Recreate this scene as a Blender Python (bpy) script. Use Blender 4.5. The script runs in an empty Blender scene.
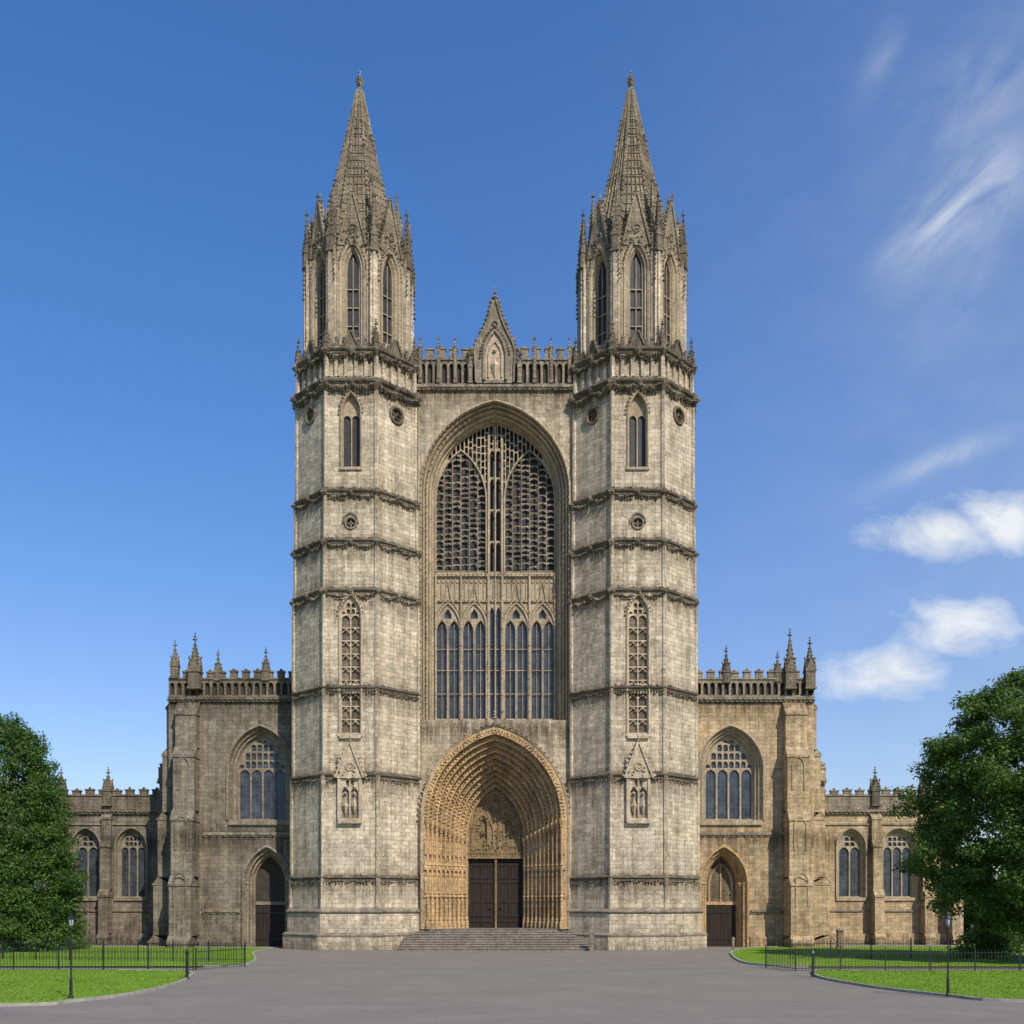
import bpy, math, random
import numpy as np
from mathutils import Matrix, Vector
R = random.Random(7)
rad = math.radians
CAMX, CAMH, CAMD, F = 1.42, 3.6, 85.0, 1062.0

# ------------------------------------------------------------------ materials
def new_mat(name):
    m = bpy.data.materials.new(name); m.use_nodes = True
    nt = m.node_tree
    return m, nt, nt.nodes, nt.links, nt.nodes["Principled BSDF"]

def mixc(nt, mode, fac, a, b):
    n = nt.nodes.new("ShaderNodeMix"); n.data_type = 'RGBA'; n.blend_type = mode
    for sock, val in ((n.inputs[0], fac), (n.inputs[6], a), (n.inputs[7], b)):
        if hasattr(val, "links"): nt.links.new(val, sock)
        elif isinstance(val, (int, float)): sock.default_value = val
        else: sock.default_value = (*val, 1)
    return n.outputs[2]

def noise(nt, vec, scale, detail=4, rough=0.6, dist=0.0):
    n = nt.nodes.new("ShaderNodeTexNoise")
    n.inputs["Scale"].default_value = scale; n.inputs["Detail"].default_value = detail
    n.inputs["Roughness"].default_value = rough; n.inputs["Distortion"].default_value = dist
    if vec is not None: nt.links.new(vec, n.inputs["Vector"])
    return n.outputs["Fac"]

def ramp(nt, fac, stops):
    n = nt.nodes.new("ShaderNodeValToRGB")
    el = n.color_ramp.elements
    while len(el) > 1: el.remove(el[-1])
    el[0].position = stops[0][0]; el[0].color = (*stops[0][1], 1)
    for p, c in stops[1:]:
        e = el.new(p); e.color = (*c, 1)
    nt.links.new(fac, n.inputs[0])
    return n.outputs[0]

def g(v): return (v, v, v)

def scaled(nt, vec, s):
    n = nt.nodes.new("ShaderNodeVectorMath"); n.operation = 'MULTIPLY'
    nt.links.new(vec, n.inputs[0]); n.inputs[1].default_value = s
    return n.outputs[0]

def stone(name, base, alt, grime=0.5, brick=1.0, bump=0.5, rowh=0.3, ledges=None):
    m, nt, N, L, p = new_mat(name)
    geo = N.new("ShaderNodeNewGeometry")
    cr = N.new("ShaderNodeVectorMath"); cr.operation = 'CROSS_PRODUCT'
    L.new(geo.outputs["True Normal"], cr.inputs[0]); cr.inputs[1].default_value = (0, 0, 1)
    dt = N.new("ShaderNodeVectorMath"); dt.operation = 'DOT_PRODUCT'
    L.new(cr.outputs[0], dt.inputs[0]); L.new(geo.outputs["Position"], dt.inputs[1])
    sp = N.new("ShaderNodeSeparateXYZ"); L.new(geo.outputs["Position"], sp.inputs[0])
    cb = N.new("ShaderNodeCombineXYZ"); L.new(dt.outputs["Value"], cb.inputs[0]); L.new(sp.outputs[2], cb.inputs[1])
    br = N.new("ShaderNodeTexBrick"); L.new(cb.outputs[0], br.inputs["Vector"])
    br.inputs["Scale"].default_value = 1; br.inputs["Brick Width"].default_value = rowh*2.1
    br.inputs["Row Height"].default_value = rowh; br.inputs["Mortar Size"].default_value = 0.016
    br.inputs["Mortar Smooth"].default_value = 0.7; br.inputs["Bias"].default_value = 0.0
    lo = 1 - 0.22 * brick
    br.inputs["Color1"].default_value = (lo, lo * .985, lo * .96, 1); br.inputs["Color2"].default_value = (1.09, 1.08, 1.05, 1)
    mo = 1 - 0.4 * brick
    br.inputs["Mortar"].default_value = (mo, mo, mo, 1)
    pos = geo.outputs["Position"]
    big = ramp(nt, noise(nt, pos, 0.3, 8, 0.75), [(0.38, g(0)), (0.62, g(1))])
    c = mixc(nt, 'MIX', big, base, alt)
    c = mixc(nt, 'MULTIPLY', 1.0, c, br.outputs["Color"])
    blot = ramp(nt, noise(nt, pos, 1.6, 9, 0.8), [(0.3, g(0.5)), (0.48, g(0.98)), (0.7, g(1.16))])
    c = mixc(nt, 'MULTIPLY', 0.9, c, blot)
    grain = ramp(nt, noise(nt, pos, 6.0, 5, 0.85), [(0.33, g(0.42)), (0.5, g(1.0)), (0.7, g(1.25))])
    c = mixc(nt, 'MULTIPLY', 0.9, c, grain)
    streak = noise(nt, scaled(nt, pos, (2.0, 2.0, 0.06)), 1.0, 8, 0.8)
    st = ramp(nt, streak, [(0.44, (1, 1, 1)), (0.60, (0.42, 0.40, 0.37))])
    c = mixc(nt, 'MULTIPLY', grime, c, st)
    st2 = ramp(nt, noise(nt, scaled(nt, pos, (0.8, 0.8, 0.35)), 1.0, 10, 0.84), [(0.49, (1, 1, 1)), (0.62, (0.38, 0.36, 0.32))])
    c = mixc(nt, 'MULTIPLY', grime, c, st2)
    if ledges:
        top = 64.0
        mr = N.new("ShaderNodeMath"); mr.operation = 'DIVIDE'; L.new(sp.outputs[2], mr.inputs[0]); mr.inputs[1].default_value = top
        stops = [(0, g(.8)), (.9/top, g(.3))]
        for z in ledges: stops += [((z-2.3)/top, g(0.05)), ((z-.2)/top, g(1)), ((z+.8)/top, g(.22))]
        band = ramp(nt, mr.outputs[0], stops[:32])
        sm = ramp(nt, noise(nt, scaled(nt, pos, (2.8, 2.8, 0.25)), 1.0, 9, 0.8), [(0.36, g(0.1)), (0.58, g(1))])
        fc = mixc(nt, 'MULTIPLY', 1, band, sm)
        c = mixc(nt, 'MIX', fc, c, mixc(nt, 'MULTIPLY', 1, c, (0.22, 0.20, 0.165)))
    L.new(c, p.inputs["Base Color"]); p.inputs["Roughness"].default_value = 0.92
    p.inputs["Specular IOR Level"].default_value = 0.2
    bp = N.new("ShaderNodeBump"); bp.inputs["Strength"].default_value = bump; bp.inputs["Distance"].default_value = 0.08
    h = N.new("ShaderNodeMath"); h.operation = 'MULTIPLY_ADD'
    L.new(noise(nt, pos, 5, 6, 0.7), h.inputs[0]); h.inputs[1].default_value = 1.3
    inv = N.new("ShaderNodeMath"); inv.operation = 'MULTIPLY'; L.new(br.outputs["Fac"], inv.inputs[0]); inv.inputs[1].default_value = -0.35
    L.new(inv.outputs[0], h.inputs[2]); L.new(h.outputs[0], bp.inputs["Height"])
    L.new(bp.outputs[0], p.inputs["Normal"])
    return m

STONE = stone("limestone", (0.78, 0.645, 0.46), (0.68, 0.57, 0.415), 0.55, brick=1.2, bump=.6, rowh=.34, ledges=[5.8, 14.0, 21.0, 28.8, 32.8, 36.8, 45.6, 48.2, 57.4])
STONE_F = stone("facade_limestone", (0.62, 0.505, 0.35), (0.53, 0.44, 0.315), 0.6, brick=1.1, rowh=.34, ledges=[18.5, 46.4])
STONE_B = stone("blind_tracery_stone", (0.62, 0.50, 0.345), (0.52, 0.425, 0.30), 0.5, brick=.3)
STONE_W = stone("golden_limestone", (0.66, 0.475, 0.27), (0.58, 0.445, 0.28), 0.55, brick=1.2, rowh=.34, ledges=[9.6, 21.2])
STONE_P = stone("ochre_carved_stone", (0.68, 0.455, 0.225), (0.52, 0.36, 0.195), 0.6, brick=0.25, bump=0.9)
STONE_Y = stone("shaded_ochre_relief", (0.34, 0.235, 0.125), (0.25, 0.18, 0.10), 0.5, brick=0.1, bump=1.0)  # darker ochre carries the shade deep in the portal
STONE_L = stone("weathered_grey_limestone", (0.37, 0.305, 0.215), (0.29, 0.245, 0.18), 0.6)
STONE_V = stone("shaded_wing_limestone", (0.34, 0.285, 0.205), (0.27, 0.23, 0.175), 0.7, brick=1.2, rowh=.34, ledges=[9.6, 21.2])  # left wing's tower shade put into a darker, greyer limestone copy
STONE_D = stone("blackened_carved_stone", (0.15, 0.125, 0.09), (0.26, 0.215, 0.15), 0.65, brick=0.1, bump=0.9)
STONE_S = stone("spire_stone", (0.44, 0.36, 0.245), (0.31, 0.26, 0.18), 0.65, brick=0.6, bump=1.2, rowh=0.3)
STONE_T = stone("tracery_stone", (0.50, 0.395, 0.26), (0.40, 0.325, 0.22), 0.45, brick=0.2)
STEP = stone("worn_step_stone", (0.30, 0.26, 0.21), (0.25, 0.22, 0.18), 0.4, brick=0.4)

def glass(name, col, lead, rough=0.2, cell=0.18):
    m, nt, N, L, p = new_mat(name)
    geo = N.new("ShaderNodeNewGeometry")
    sp = N.new("ShaderNodeSeparateXYZ"); L.new(geo.outputs["Position"], sp.inputs[0])
    cb = N.new("ShaderNodeCombineXYZ"); L.new(sp.outputs[0], cb.inputs[0]); L.new(sp.outputs[2], cb.inputs[1])
    br = N.new("ShaderNodeTexBrick"); L.new(cb.outputs[0], br.inputs["Vector"])
    br.offset = 0.0
    br.inputs["Scale"].default_value = 1; br.inputs["Brick Width"].default_value = cell
    br.inputs["Row Height"].default_value = cell * 1.5; br.inputs["Mortar Size"].default_value = 0.02
    br.inputs["Color1"].default_value = (*col, 1); br.inputs["Color2"].default_value = (*[c * 1.9 for c in col], 1)
    br.inputs["Mortar"].default_value = (*lead, 1)
    v = ramp(nt, noise(nt, geo.outputs["Position"], 0.8, 4), [(0.3, g(0.5)), (0.7, g(1.3))])
    L.new(mixc(nt, 'MULTIPLY', 1, br.outputs["Color"], v), p.inputs["Base Color"])
    p.inputs["Roughness"].default_value = rough
    bp = N.new("ShaderNodeBump"); bp.inputs["Strength"].default_value = 0.4; bp.inputs["Distance"].default_value = 0.05
    L.new(noise(nt, geo.outputs["Position"], 3, 2), bp.inputs["Height"]); L.new(bp.outputs[0], p.inputs["Normal"])
    return m
GLASS_D = glass("dark_leaded_glass", (0.014, 0.013, 0.011), (0.04, 0.034, 0.025), 0.6)
GLASS_B = glass("blue_grey_leaded_glass", (0.028, 0.036, 0.045), (0.08, 0.08, 0.075), 0.3, 0.26)

def simple(name, col, rough=0.7, metal=0.0, ns=4.0, var=0.35):
    m, nt, N, L, p = new_mat(name)
    tc = N.new("ShaderNodeNewGeometry")
    r = ramp(nt, noise(nt, tc.outputs["Position"], ns, 5), [(0.3, g(1 - var)), (0.7, g(1 + var))])
    L.new(mixc(nt, 'MULTIPLY', 1, col, r), p.inputs["Base Color"])
    p.inputs["Roughness"].default_value = rough; p.inputs["Metallic"].default_value = metal
    return m
IRON = simple("black_painted_iron", (0.012, 0.013, 0.014), 0.45)
LAMPGLASS = simple("frosted_lamp_glass", (0.35, 0.37, 0.38), 0.2)
BARK = simple("bark", (0.06, 0.045, 0.03), 0.95, 0, 6, 0.5)
KERB = simple("kerb_stone", (0.32, 0.285, 0.24), 0.9, 0, 3, 0.25)
VOID = simple("recess_shade_stone", (0.045, 0.035, 0.025), 0.95, 0, 1.5, 0.4)  # recess shade put into the colour of these dark backings

def wood():
    m, nt, N, L, p = new_mat("dark_oak")
    geo = N.new("ShaderNodeNewGeometry")
    n = noise(nt, scaled(nt, geo.outputs["Position"], (9, 9, 0.7)), 1, 6, 0.7)
    L.new(ramp(nt, n, [(0.3, (0.010, 0.007, 0.005)), (0.7, (0.045, 0.030, 0.020))]), p.inputs["Base Color"])
    p.inputs["Roughness"].default_value = 0.75; p.inputs["Specular IOR Level"].default_value = 0.25
    return m
WOOD = wood()

def foliage(name, dark, light, dry):
    m, nt, N, L, p = new_mat(name)
    geo = N.new("ShaderNodeNewGeometry")
    r = geo.outputs["Random Per Island"]
    c1 = ramp(nt, noise(nt, geo.outputs["Position"], 0.55, 4), [(0.35, dark), (0.65, light)])
    rr = ramp(nt, r, [(0, g(0.6)), (0.6, g(1.0)), (1, g(1.5))])
    c = mixc(nt, 'MULTIPLY', 1, c1, rr)
    c = mixc(nt, 'MIX', ramp(nt, r, [(0.94, g(0)), (1, g(0.7))]), c, dry)
    L.new(c, p.inputs["Base Color"]); p.inputs["Roughness"].default_value = 0.55
    p.inputs["Specular IOR Level"].default_value = 0.3
    tr = N.new("ShaderNodeBsdfTranslucent"); L.new(mixc(nt, 'MULTIPLY', 1, c, (1.4, 1.5, 0.6)), tr.inputs[0])
    ms = N.new("ShaderNodeMixShader"); ms.inputs[0].default_value = 0.38
    L.new(p.outputs[0], ms.inputs[1]); L.new(tr.outputs[0], ms.inputs[2])
    L.new(ms.outputs[0], N["Material Output"].inputs[0])
    return m
LEAF_L = foliage("dense_leaves", (0.05, 0.105, 0.02), (0.095, 0.17, 0.032), (0.13, 0.19, 0.04))
LEAF_R = foliage("broad_leaves", (0.05, 0.105, 0.018), (0.11, 0.185, 0.03), (0.17, 0.21, 0.04))
LEAF_F = foliage("woodland_leaves", (0.03, 0.07, 0.016), (0.05, 0.1, 0.02), (0.08, 0.12, 0.03))

def asphalt():
    m, nt, N, L, p = new_mat("worn_asphalt")
    geo = N.new("ShaderNodeNewGeometry"); pos = geo.outputs["Position"]
    a = ramp(nt, noise(nt, pos, 14, 4, 0.8), [(0.3, (0.145, 0.128, 0.106)), (0.7, (0.29, 0.258, 0.215))])
    b = ramp(nt, noise(nt, scaled(nt, pos, (0.22, 0.3, 1)), 1, 8, 0.7), [(0.3, g(0.86)), (0.7, g(1.1))])
    c = mixc(nt, 'MULTIPLY', 1, a, b)
    d = ramp(nt, noise(nt, pos, 0.9, 8, 0.7), [(0.25, g(0.8)), (0.5, g(1.0))])
    c = mixc(nt, 'MULTIPLY', 0.7, c, d)
    v = N.new("ShaderNodeTexVoronoi"); v.feature = 'DISTANCE_TO_EDGE'; v.inputs["Scale"].default_value = 0.16
    wn = N.new("ShaderNodeTexNoise"); wn.inputs["Scale"].default_value = 0.6; L.new(pos, wn.inputs["Vector"])
    ad = N.new("ShaderNodeVectorMath"); ad.operation = 'MULTIPLY_ADD'
    L.new(wn.outputs["Color"], ad.inputs[0]); ad.inputs[1].default_value = (3, 3, 0); L.new(pos, ad.inputs[2])
    L.new(ad.outputs[0], v.inputs["Vector"])
    cr = ramp(nt, v.outputs["Distance"], [(0.0, g(0.75)), (0.008, g(1))])
    c = mixc(nt, 'MULTIPLY', 0.45, c, cr)
    L.new(c, p.inputs["Base Color"]); p.inputs["Roughness"].default_value = 0.95
    p.inputs["Specular IOR Level"].default_value = 0.1
    bp = N.new("ShaderNodeBump"); bp.inputs["Strength"].default_value = 0.5; bp.inputs["Distance"].default_value = 0.01
    L.new(noise(nt, pos, 40, 3), bp.inputs["Height"]); L.new(bp.outputs[0], p.inputs["Normal"])
    return m
ASPH = asphalt()

def grassmat(name, a, b):
    m, nt, N, L, p = new_mat(name)
    geo = N.new("ShaderNodeNewGeometry"); pos = geo.outputs["Position"]
    c = ramp(nt, noise(nt, pos, 0.5, 6, 0.7), [(0.3, a), (0.7, b)])
    f = ramp(nt, noise(nt, pos, 18, 3, 0.8), [(0.3, g(0.7)), (0.7, g(1.2))])
    L.new(mixc(nt, 'MULTIPLY', 1, c, f), p.inputs["Base Color"]); p.inputs["Roughness"].default_value = 0.8
    p.inputs["Specular IOR Level"].default_value = 0.2
    bp = N.new("ShaderNodeBump"); bp.inputs["Strength"].default_value = 0.5; bp.inputs["Distance"].default_value = 0.05
    L.new(noise(nt, pos, 25, 3), bp.inputs["Height"]); L.new(bp.outputs[0], p.inputs["Normal"])
    return m
GRASS = grassmat("mown_grass", (0.12, 0.225, 0.015), (0.19, 0.30, 0.022))
FIELD = grassmat("field_grass", (0.06, 0.10, 0.02), (0.09, 0.13, 0.03))

# ------------------------------------------------------------------ geometry helpers
class B:
    def __init__(s): s.v = []; s.f = []; s.mi = []; s.M = Matrix.Identity(4); s.m = 0
    def av(s, p):
        s.v.append((s.M @ Vector(p))[:]); return len(s.v) - 1
    def poly(s, pts):
        s.f.append([s.av(p) for p in pts]); s.mi.append(s.m)
    def box(s, x0, x1, y0, y1, z0, z1):
        i = [s.av(p) for p in ((x0,y0,z0),(x1,y0,z0),(x1,y1,z0),(x0,y1,z0),(x0,y0,z1),(x1,y0,z1),(x1,y1,z1),(x0,y1,z1))]
        for q in ((0,3,2,1),(4,5,6,7),(0,1,5,4),(1,2,6,5),(2,3,7,6),(3,0,4,7)):
            s.f.append([i[k] for k in q]); s.mi.append(s.m)
    def grid(s, rows, closed=False):
        idx = [[s.av(p) for p in r] for r in rows]
        for a, b in zip(idx[:-1], idx[1:]):
            n = len(a)
            for k in range(n if closed else n - 1):
                j = (k + 1) % n
                s.f.append([a[k], a[j], b[j], b[k]]); s.mi.append(s.m)
        return idx
    def lump(s, p, r, sq=1.0):
        x, y, z = p; j = lambda: r * R.uniform(0.7, 1.25)
        i = [s.av(q) for q in ((x+j(),y,z),(x,y+j(),z),(x-j(),y,z),(x,y-j(),z),(x,y,z+j()*sq),(x,y,z-j()*sq))]
        for q in ((0,1,4),(1,2,4),(2,3,4),(3,0,4),(1,0,5),(2,1,5),(3,2,5),(0,3,5)):
            s.f.append([i[k] for k in q]); s.mi.append(s.m)
    def cyl(s, x, y, z0, z1, r0, r1=None, n=8, rot=0.0, cap=True):
        if r1 is None: r1 = r0
        c = [(math.cos(rot + 2*math.pi*k/n), math.sin(rot + 2*math.pi*k/n)) for k in range(n)]
        rows = [[(x+r0*a, y+r0*b, z0) for a, b in c], [(x+r1*a, y+r1*b, z1) for a, b in c]]
        idx = s.grid(rows, True)
        if cap:
            s.f.append(idx[1][:]); s.mi.append(s.m)
            s.f.append(idx[0][::-1]); s.mi.append(s.m)
    def lathe(s, x, y, prof, n=8, rot=0.0):
        c = [(math.cos(rot + 2*math.pi*k/n), math.sin(rot + 2*math.pi*k/n)) for k in range(n)]
        s.grid([[(x+r*a, y+r*b, z) for a, b in c] for r, z in prof], True)
    def obj(s, name, mats, parent=None, label=None, smooth=False):
        me = bpy.data.meshes.new(name); me.from_pydata(s.v, [], s.f)
        if not isinstance(mats, (list, tuple)): mats = [mats]
        for m in mats: me.materials.append(m)
        me.polygons.foreach_set("material_index", s.mi)
        if smooth: me.polygons.foreach_set("use_smooth", [True]*len(s.f))
        me.update()
        o = bpy.data.objects.new(name, me); bpy.context.collection.objects.link(o)
        if parent: o.parent = parent
        if label: o["label"] = label
        return o

class Arch:
    def __init__(s, cx, w, base, sp, a):
        s.cx, s.w, s.base, s.s, s.a = cx, w, base, sp, a
        h = a - sp
        s.c = (h*h - w*w) / (2*w); s.R = w + s.c
    def hi(s, x):
        d = min(abs(x - s.cx), s.w)
        return s.s + math.sqrt(max(s.R**2 - (d + s.c)**2, 0))
    def lo(s, x): return s.base
    def off(s, o):
        return Arch(s.cx, s.w + o, s.base, s.s, s.s + math.sqrt((s.R + o)**2 - s.c**2))
    def arc(s, n=10):
        th = math.acos(max(-1, min(1, s.c / s.R)))
        rt = [(-s.c + s.R*math.cos(th*k/n), s.s + s.R*math.sin(th*k/n)) for k in range(n+1)]
        rt[-1] = (0, s.a)
        return [(s.cx - x, z) for x, z in rt] + [(s.cx + x, z) for x, z in rt[-2::-1]]
    def outline(s, n=10): return [(s.cx - s.w, s.base)] + s.arc(n) + [(s.cx + s.w, s.base)]
    def xs(s, n): return [p[0] for p in s.arc(n)]
class Circ:
    def __init__(s, cx, cz, r): s.cx, s.cz, s.w = cx, cz, r
    def hi(s, x): return s.cz + math.sqrt(max(s.w**2 - (x-s.cx)**2, 0))
    def lo(s, x): return s.cz - math.sqrt(max(s.w**2 - (x-s.cx)**2, 0))
    def outline(s, n=8): return [(s.cx + s.w*math.cos(math.pi*k/n), s.cz + s.w*math.sin(math.pi*k/n)) for k in range(2*n)]
    def xs(s, n): return [s.cx + s.w*math.cos(math.pi*k/n) for k in range(n+1)]
class Rect:
    def __init__(s, cx, w, z0, z1): s.cx, s.w, s.z0, s.z1 = cx, w, z0, z1
    def hi(s, x): return s.z1
    def lo(s, x): return s.z0
    def outline(s, n=0): return [(s.cx-s.w, s.z0), (s.cx-s.w, s.z1), (s.cx+s.w, s.z1), (s.cx+s.w, s.z0)]
    def xs(s, n): return [s.cx-s.w, s.cx+s.w]
class Span:
    """opening bounded by two curves"""
    def __init__(s, cx, w, lo, hi): s.cx, s.w, s.lo, s.hi = cx, w, lo, hi
    def xs(s, n): return [s.cx-s.w+2*s.w*i/4 for i in range(5)]
    def outline(s, n=0):
        x = s.xs(0); return [(a, s.lo(a)) for a in x] + [(a, s.hi(a)) for a in x[::-1]]

def slab(b, x0, x1, zlo, zhi, ops, yf, yb=None, n=8, extra=()):
    fl = zlo if callable(zlo) else (lambda x: zlo)
    fh = zhi if callable(zhi) else (lambda x: zhi)
    xs = [x0, x1] + list(extra)
    for o in ops: xs += o.xs(n)
    xs = sorted(x for x in xs if x0 - 1e-6 <= x <= x1 + 1e-6)
    u = [xs[0]]
    for x in xs[1:]:
        if x - u[-1] > 1e-4: u.append(x)
    for xa, xb in zip(u[:-1], u[1:]):
        xm = (xa + xb)/2
        act = sorted([o for o in ops if o.cx-o.w < xm < o.cx+o.w], key=lambda o: o.lo(xm))
        la, lb = fl(xa), fl(xb)
        for o in act:
            ha, hb = o.lo(xa), o.lo(xb)
            if ha - la > 1e-4 or hb - lb > 1e-4: b.poly([(xa,yf,la),(xb,yf,lb),(xb,yf,hb),(xa,yf,ha)])
            la, lb = o.hi(xa), o.hi(xb)
        ha, hb = fh(xa), fh(xb)
        if ha - la > 1e-4 or hb - lb > 1e-4: b.poly([(xa,yf,la),(xb,yf,lb),(xb,yf,hb),(xa,yf,ha)])
    if yb is not None:
        for o in ops:
            ol = o.outline(n)
            b.grid([[(x, yf, z) for x, z in ol], [(x, yb, z) for x, z in ol]], True)

def sweep(b, A, prof, n=12):
    b.grid([[(x, y, z) for x, z in A.off(o).outline(n)] for o, y in prof])

def tube(b, pts, y, r, k=6):
    rows = []
    for i, (x, z) in enumerate(pts):
        x0, z0 = pts[max(i-1, 0)]; x1, z1 = pts[min(i+1, len(pts)-1)]
        tx, tz = x1-x0, z1-z0; l = math.hypot(tx, tz) or 1
        nx, nz = -tz/l, tx/l
        rows.append([(x + nx*r*math.cos(2*math.pi*j/k), y + r*math.sin(2*math.pi*j/k), z + nz*r*math.cos(2*math.pi*j/k)) for j in range(k)])
    b.grid(rows, True)

def along(pts, step):
    out = []; acc = 0
    for (x0, z0), (x1, z1) in zip(pts[:-1], pts[1:]):
        l = math.hypot(x1-x0, z1-z0)
        if l < 1e-6: continue
        while acc < l:
            t = acc/l; out.append((x0+(x1-x0)*t, z0+(z1-z0)*t)); acc += step
        acc -= l
    return out

def tr_ops(A, n, bar, rows=3):
    if n == 1: return [A.off(-bar)] if False else [Arch(A.cx, A.w-bar, A.base+bar, A.s, A.a-bar*1.5)]
    ops = []; cell = 2*A.w/n; lw = cell/2 - bar/2
    la = A.s
    for i in range(n):
        x = A.cx - A.w + cell*(i+.5)
        ops.append(Arch(x, lw, A.base+bar, la - lw*1.2, la))
    n2 = 2*n if cell > 0.7 else n
    cell2 = 2*A.w/n2; cw = cell2/2 - bar*0.4
    z = A.s + bar; hr = (A.a - A.s)/rows
    for j in range(rows+1):
        for i in range(n2):
            x = A.cx - A.w + cell2*(i+.5)
            far = abs(x-A.cx) + cw
            if far >= A.w: far = A.w
            top = min(z + hr - bar, A.hi(A.cx + far) - bar)
            if top - z > cw*1.1:
                ops.append(Arch(x, cw, z, max(z+.02, top - cw*1.0), top))
        z += hr
    return ops

def gwin(b, A, y, n, depth, bar=0.12, rows=3, hood=0.2, gl=1, lump=0.0):
    b.m = gl
    slab(b, A.cx-A.w, A.cx+A.w, A.base, A.hi, [], y+depth, None, 10, A.xs(10))
    b.m = 0
    slab(b, A.cx-A.w, A.cx+A.w, A.base, A.hi, tr_ops(A, n, bar, rows), y+depth-0.16, y+depth-0.01, 5, A.xs(10))
    if hood:
        sweep(b, A, [(0.02, y+0.05), (0.02, y-0.06), (hood*.5, y-0.16), (hood, y-0.05), (hood, y+0.02)], 8)
        b.box(A.cx-A.w-hood, A.cx+A.w+hood, y-0.14, y+0.05, A.base-0.22, A.base-0.003)
    if lump:
        for x, z in along(A.off(hood+.05).arc(8), lump): b.lump((x, y-0.1, z), 0.11)

def crock_edge(b, p0, p1, step, r):
    p0, p1 = Vector(p0), Vector(p1); l = (p1-p0).length; k = max(1, int(l/step))
    for i in range(k+1):
        p = p0.lerp(p1, (i+.3)/(k+.6)); b.lump(p, r*R.uniform(.85, 1.2)*(1-.35*i/k))

def finial(b, x, y, z, s):
    b.cyl(x, y, z-.3*s, z+1.1*s, .1*s, .05*s, 6)
    for a in range(4):
        b.lump((x+.22*s*math.cos(a*1.57), y+.22*s*math.sin(a*1.57), z+.35*s), .17*s)
    b.lump((x, y, z+.75*s), .19*s); b.lump((x, y, z+1.15*s), .13*s, 1.6)

def pinn(b, x, y, z, w, hs, hp):
    h = w/2
    b.box(x-h, x+h, y-h, y+h, z, z+hs)
    b.box(x-h*.62, x+h*.62, y-h-.05, y-h-.003, z+hs*.12, z+hs*.8)
    for zz in (z+hs*.02, z+hs*.92): b.box(x-h*1.18, x+h*1.18, y-h*1.18, y+h*1.18, zz, zz+.16)
    zt = z+hs+.1
    for a in range(4):
        M0 = b.M.copy(); b.M = M0 @ Matrix.Translation((x, y, 0)) @ Matrix.Rotation(a*math.pi/2, 4, 'Z')
        b.poly([(-h*1.1, -h*1.1, zt-.1), (h*1.1, -h*1.1, zt-.1), (0, -h*1.1, zt+w*1.1)])
        b.poly([(-h*1.1, -h*1.1, zt-.1), (0, -h*1.1, zt+w*1.1), (0, 0, zt+w*1.0)])
        b.poly([(h*1.1, -h*1.1, zt-.1), (0, -h*1.1, zt+w*1.1), (0, 0, zt+w*1.0)])
        b.lump((0, -h*1.1, zt+w*1.15), .1*w+.04)
        b.M = M0
    c = [(-1,-1),(1,-1),(1,1),(-1,1)]
    b.grid([[(x+h*.85*p, y+h*.85*q, zt) for p, q in c], [(x+.05*p, y+.05*q, zt+hp) for p, q in c]], True)
    for p, q in c: crock_edge(b, (x+h*.85*p, y+h*.85*q, zt+.1), (x+.05*p, y+.05*q, zt+hp*.93), max(.35, hp*.14), .07+.09*w)
    finial(b, x, y, zt+hp, .35+.3*w)

def gable(b, cx, w, z0, z1, y, th=.35, tri=True, cr=.14):
    b.poly([(cx-w, y, z0), (cx+w, y, z0), (cx, y, z1)])
    b.poly([(cx-w, y+th, z0), (cx+w, y+th, z0), (cx, y+th, z1)])
    for s in (-1, 1):
        nrm = Vector((s*(z1-z0), 0, w)).normalized()*.16
        a, e = Vector((cx+s*w, 0, z0)), Vector((cx, 0, z1))
        q = [a, e, e+nrm, a+nrm]
        for yy in (y-.12, y+th+.02): b.poly([(p.x, yy, p.z) for p in q])
        b.poly([(q[2].x, y-.12, q[2].z), (q[3].x, y-.12, q[3].z), (q[3].x, y+th+.02, q[3].z), (q[2].x, y+th+.02, q[2].z)])
        b.poly([(q[0].x, y-.12, q[0].z), (q[1].x, y-.12, q[1].z), (q[1].x, y, q[1].z), (q[0].x, y, q[0].z)])
        crock_edge(b, (a+nrm*1.4)+Vector((0, y+th/2-.1, 0)), (e+nrm*1.2)+Vector((0, y+th/2-.1, 0)), .42, cr)
    if tri:
        r = w*.3; zc = z0+(z1-z0)*.33
        ring = lambda rr: [(cx+rr*math.cos(k*math.pi/6), zc+rr*math.sin(k*math.pi/6)) for k in range(13)]
        tube(b, ring(r), y-.03, .07)
        for k in range(3):
            b.lump((cx+r*.5*math.cos(k*2.09+1.57), y-.03, zc+r*.5*math.sin(k*2.09+1.57)), .1)

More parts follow.
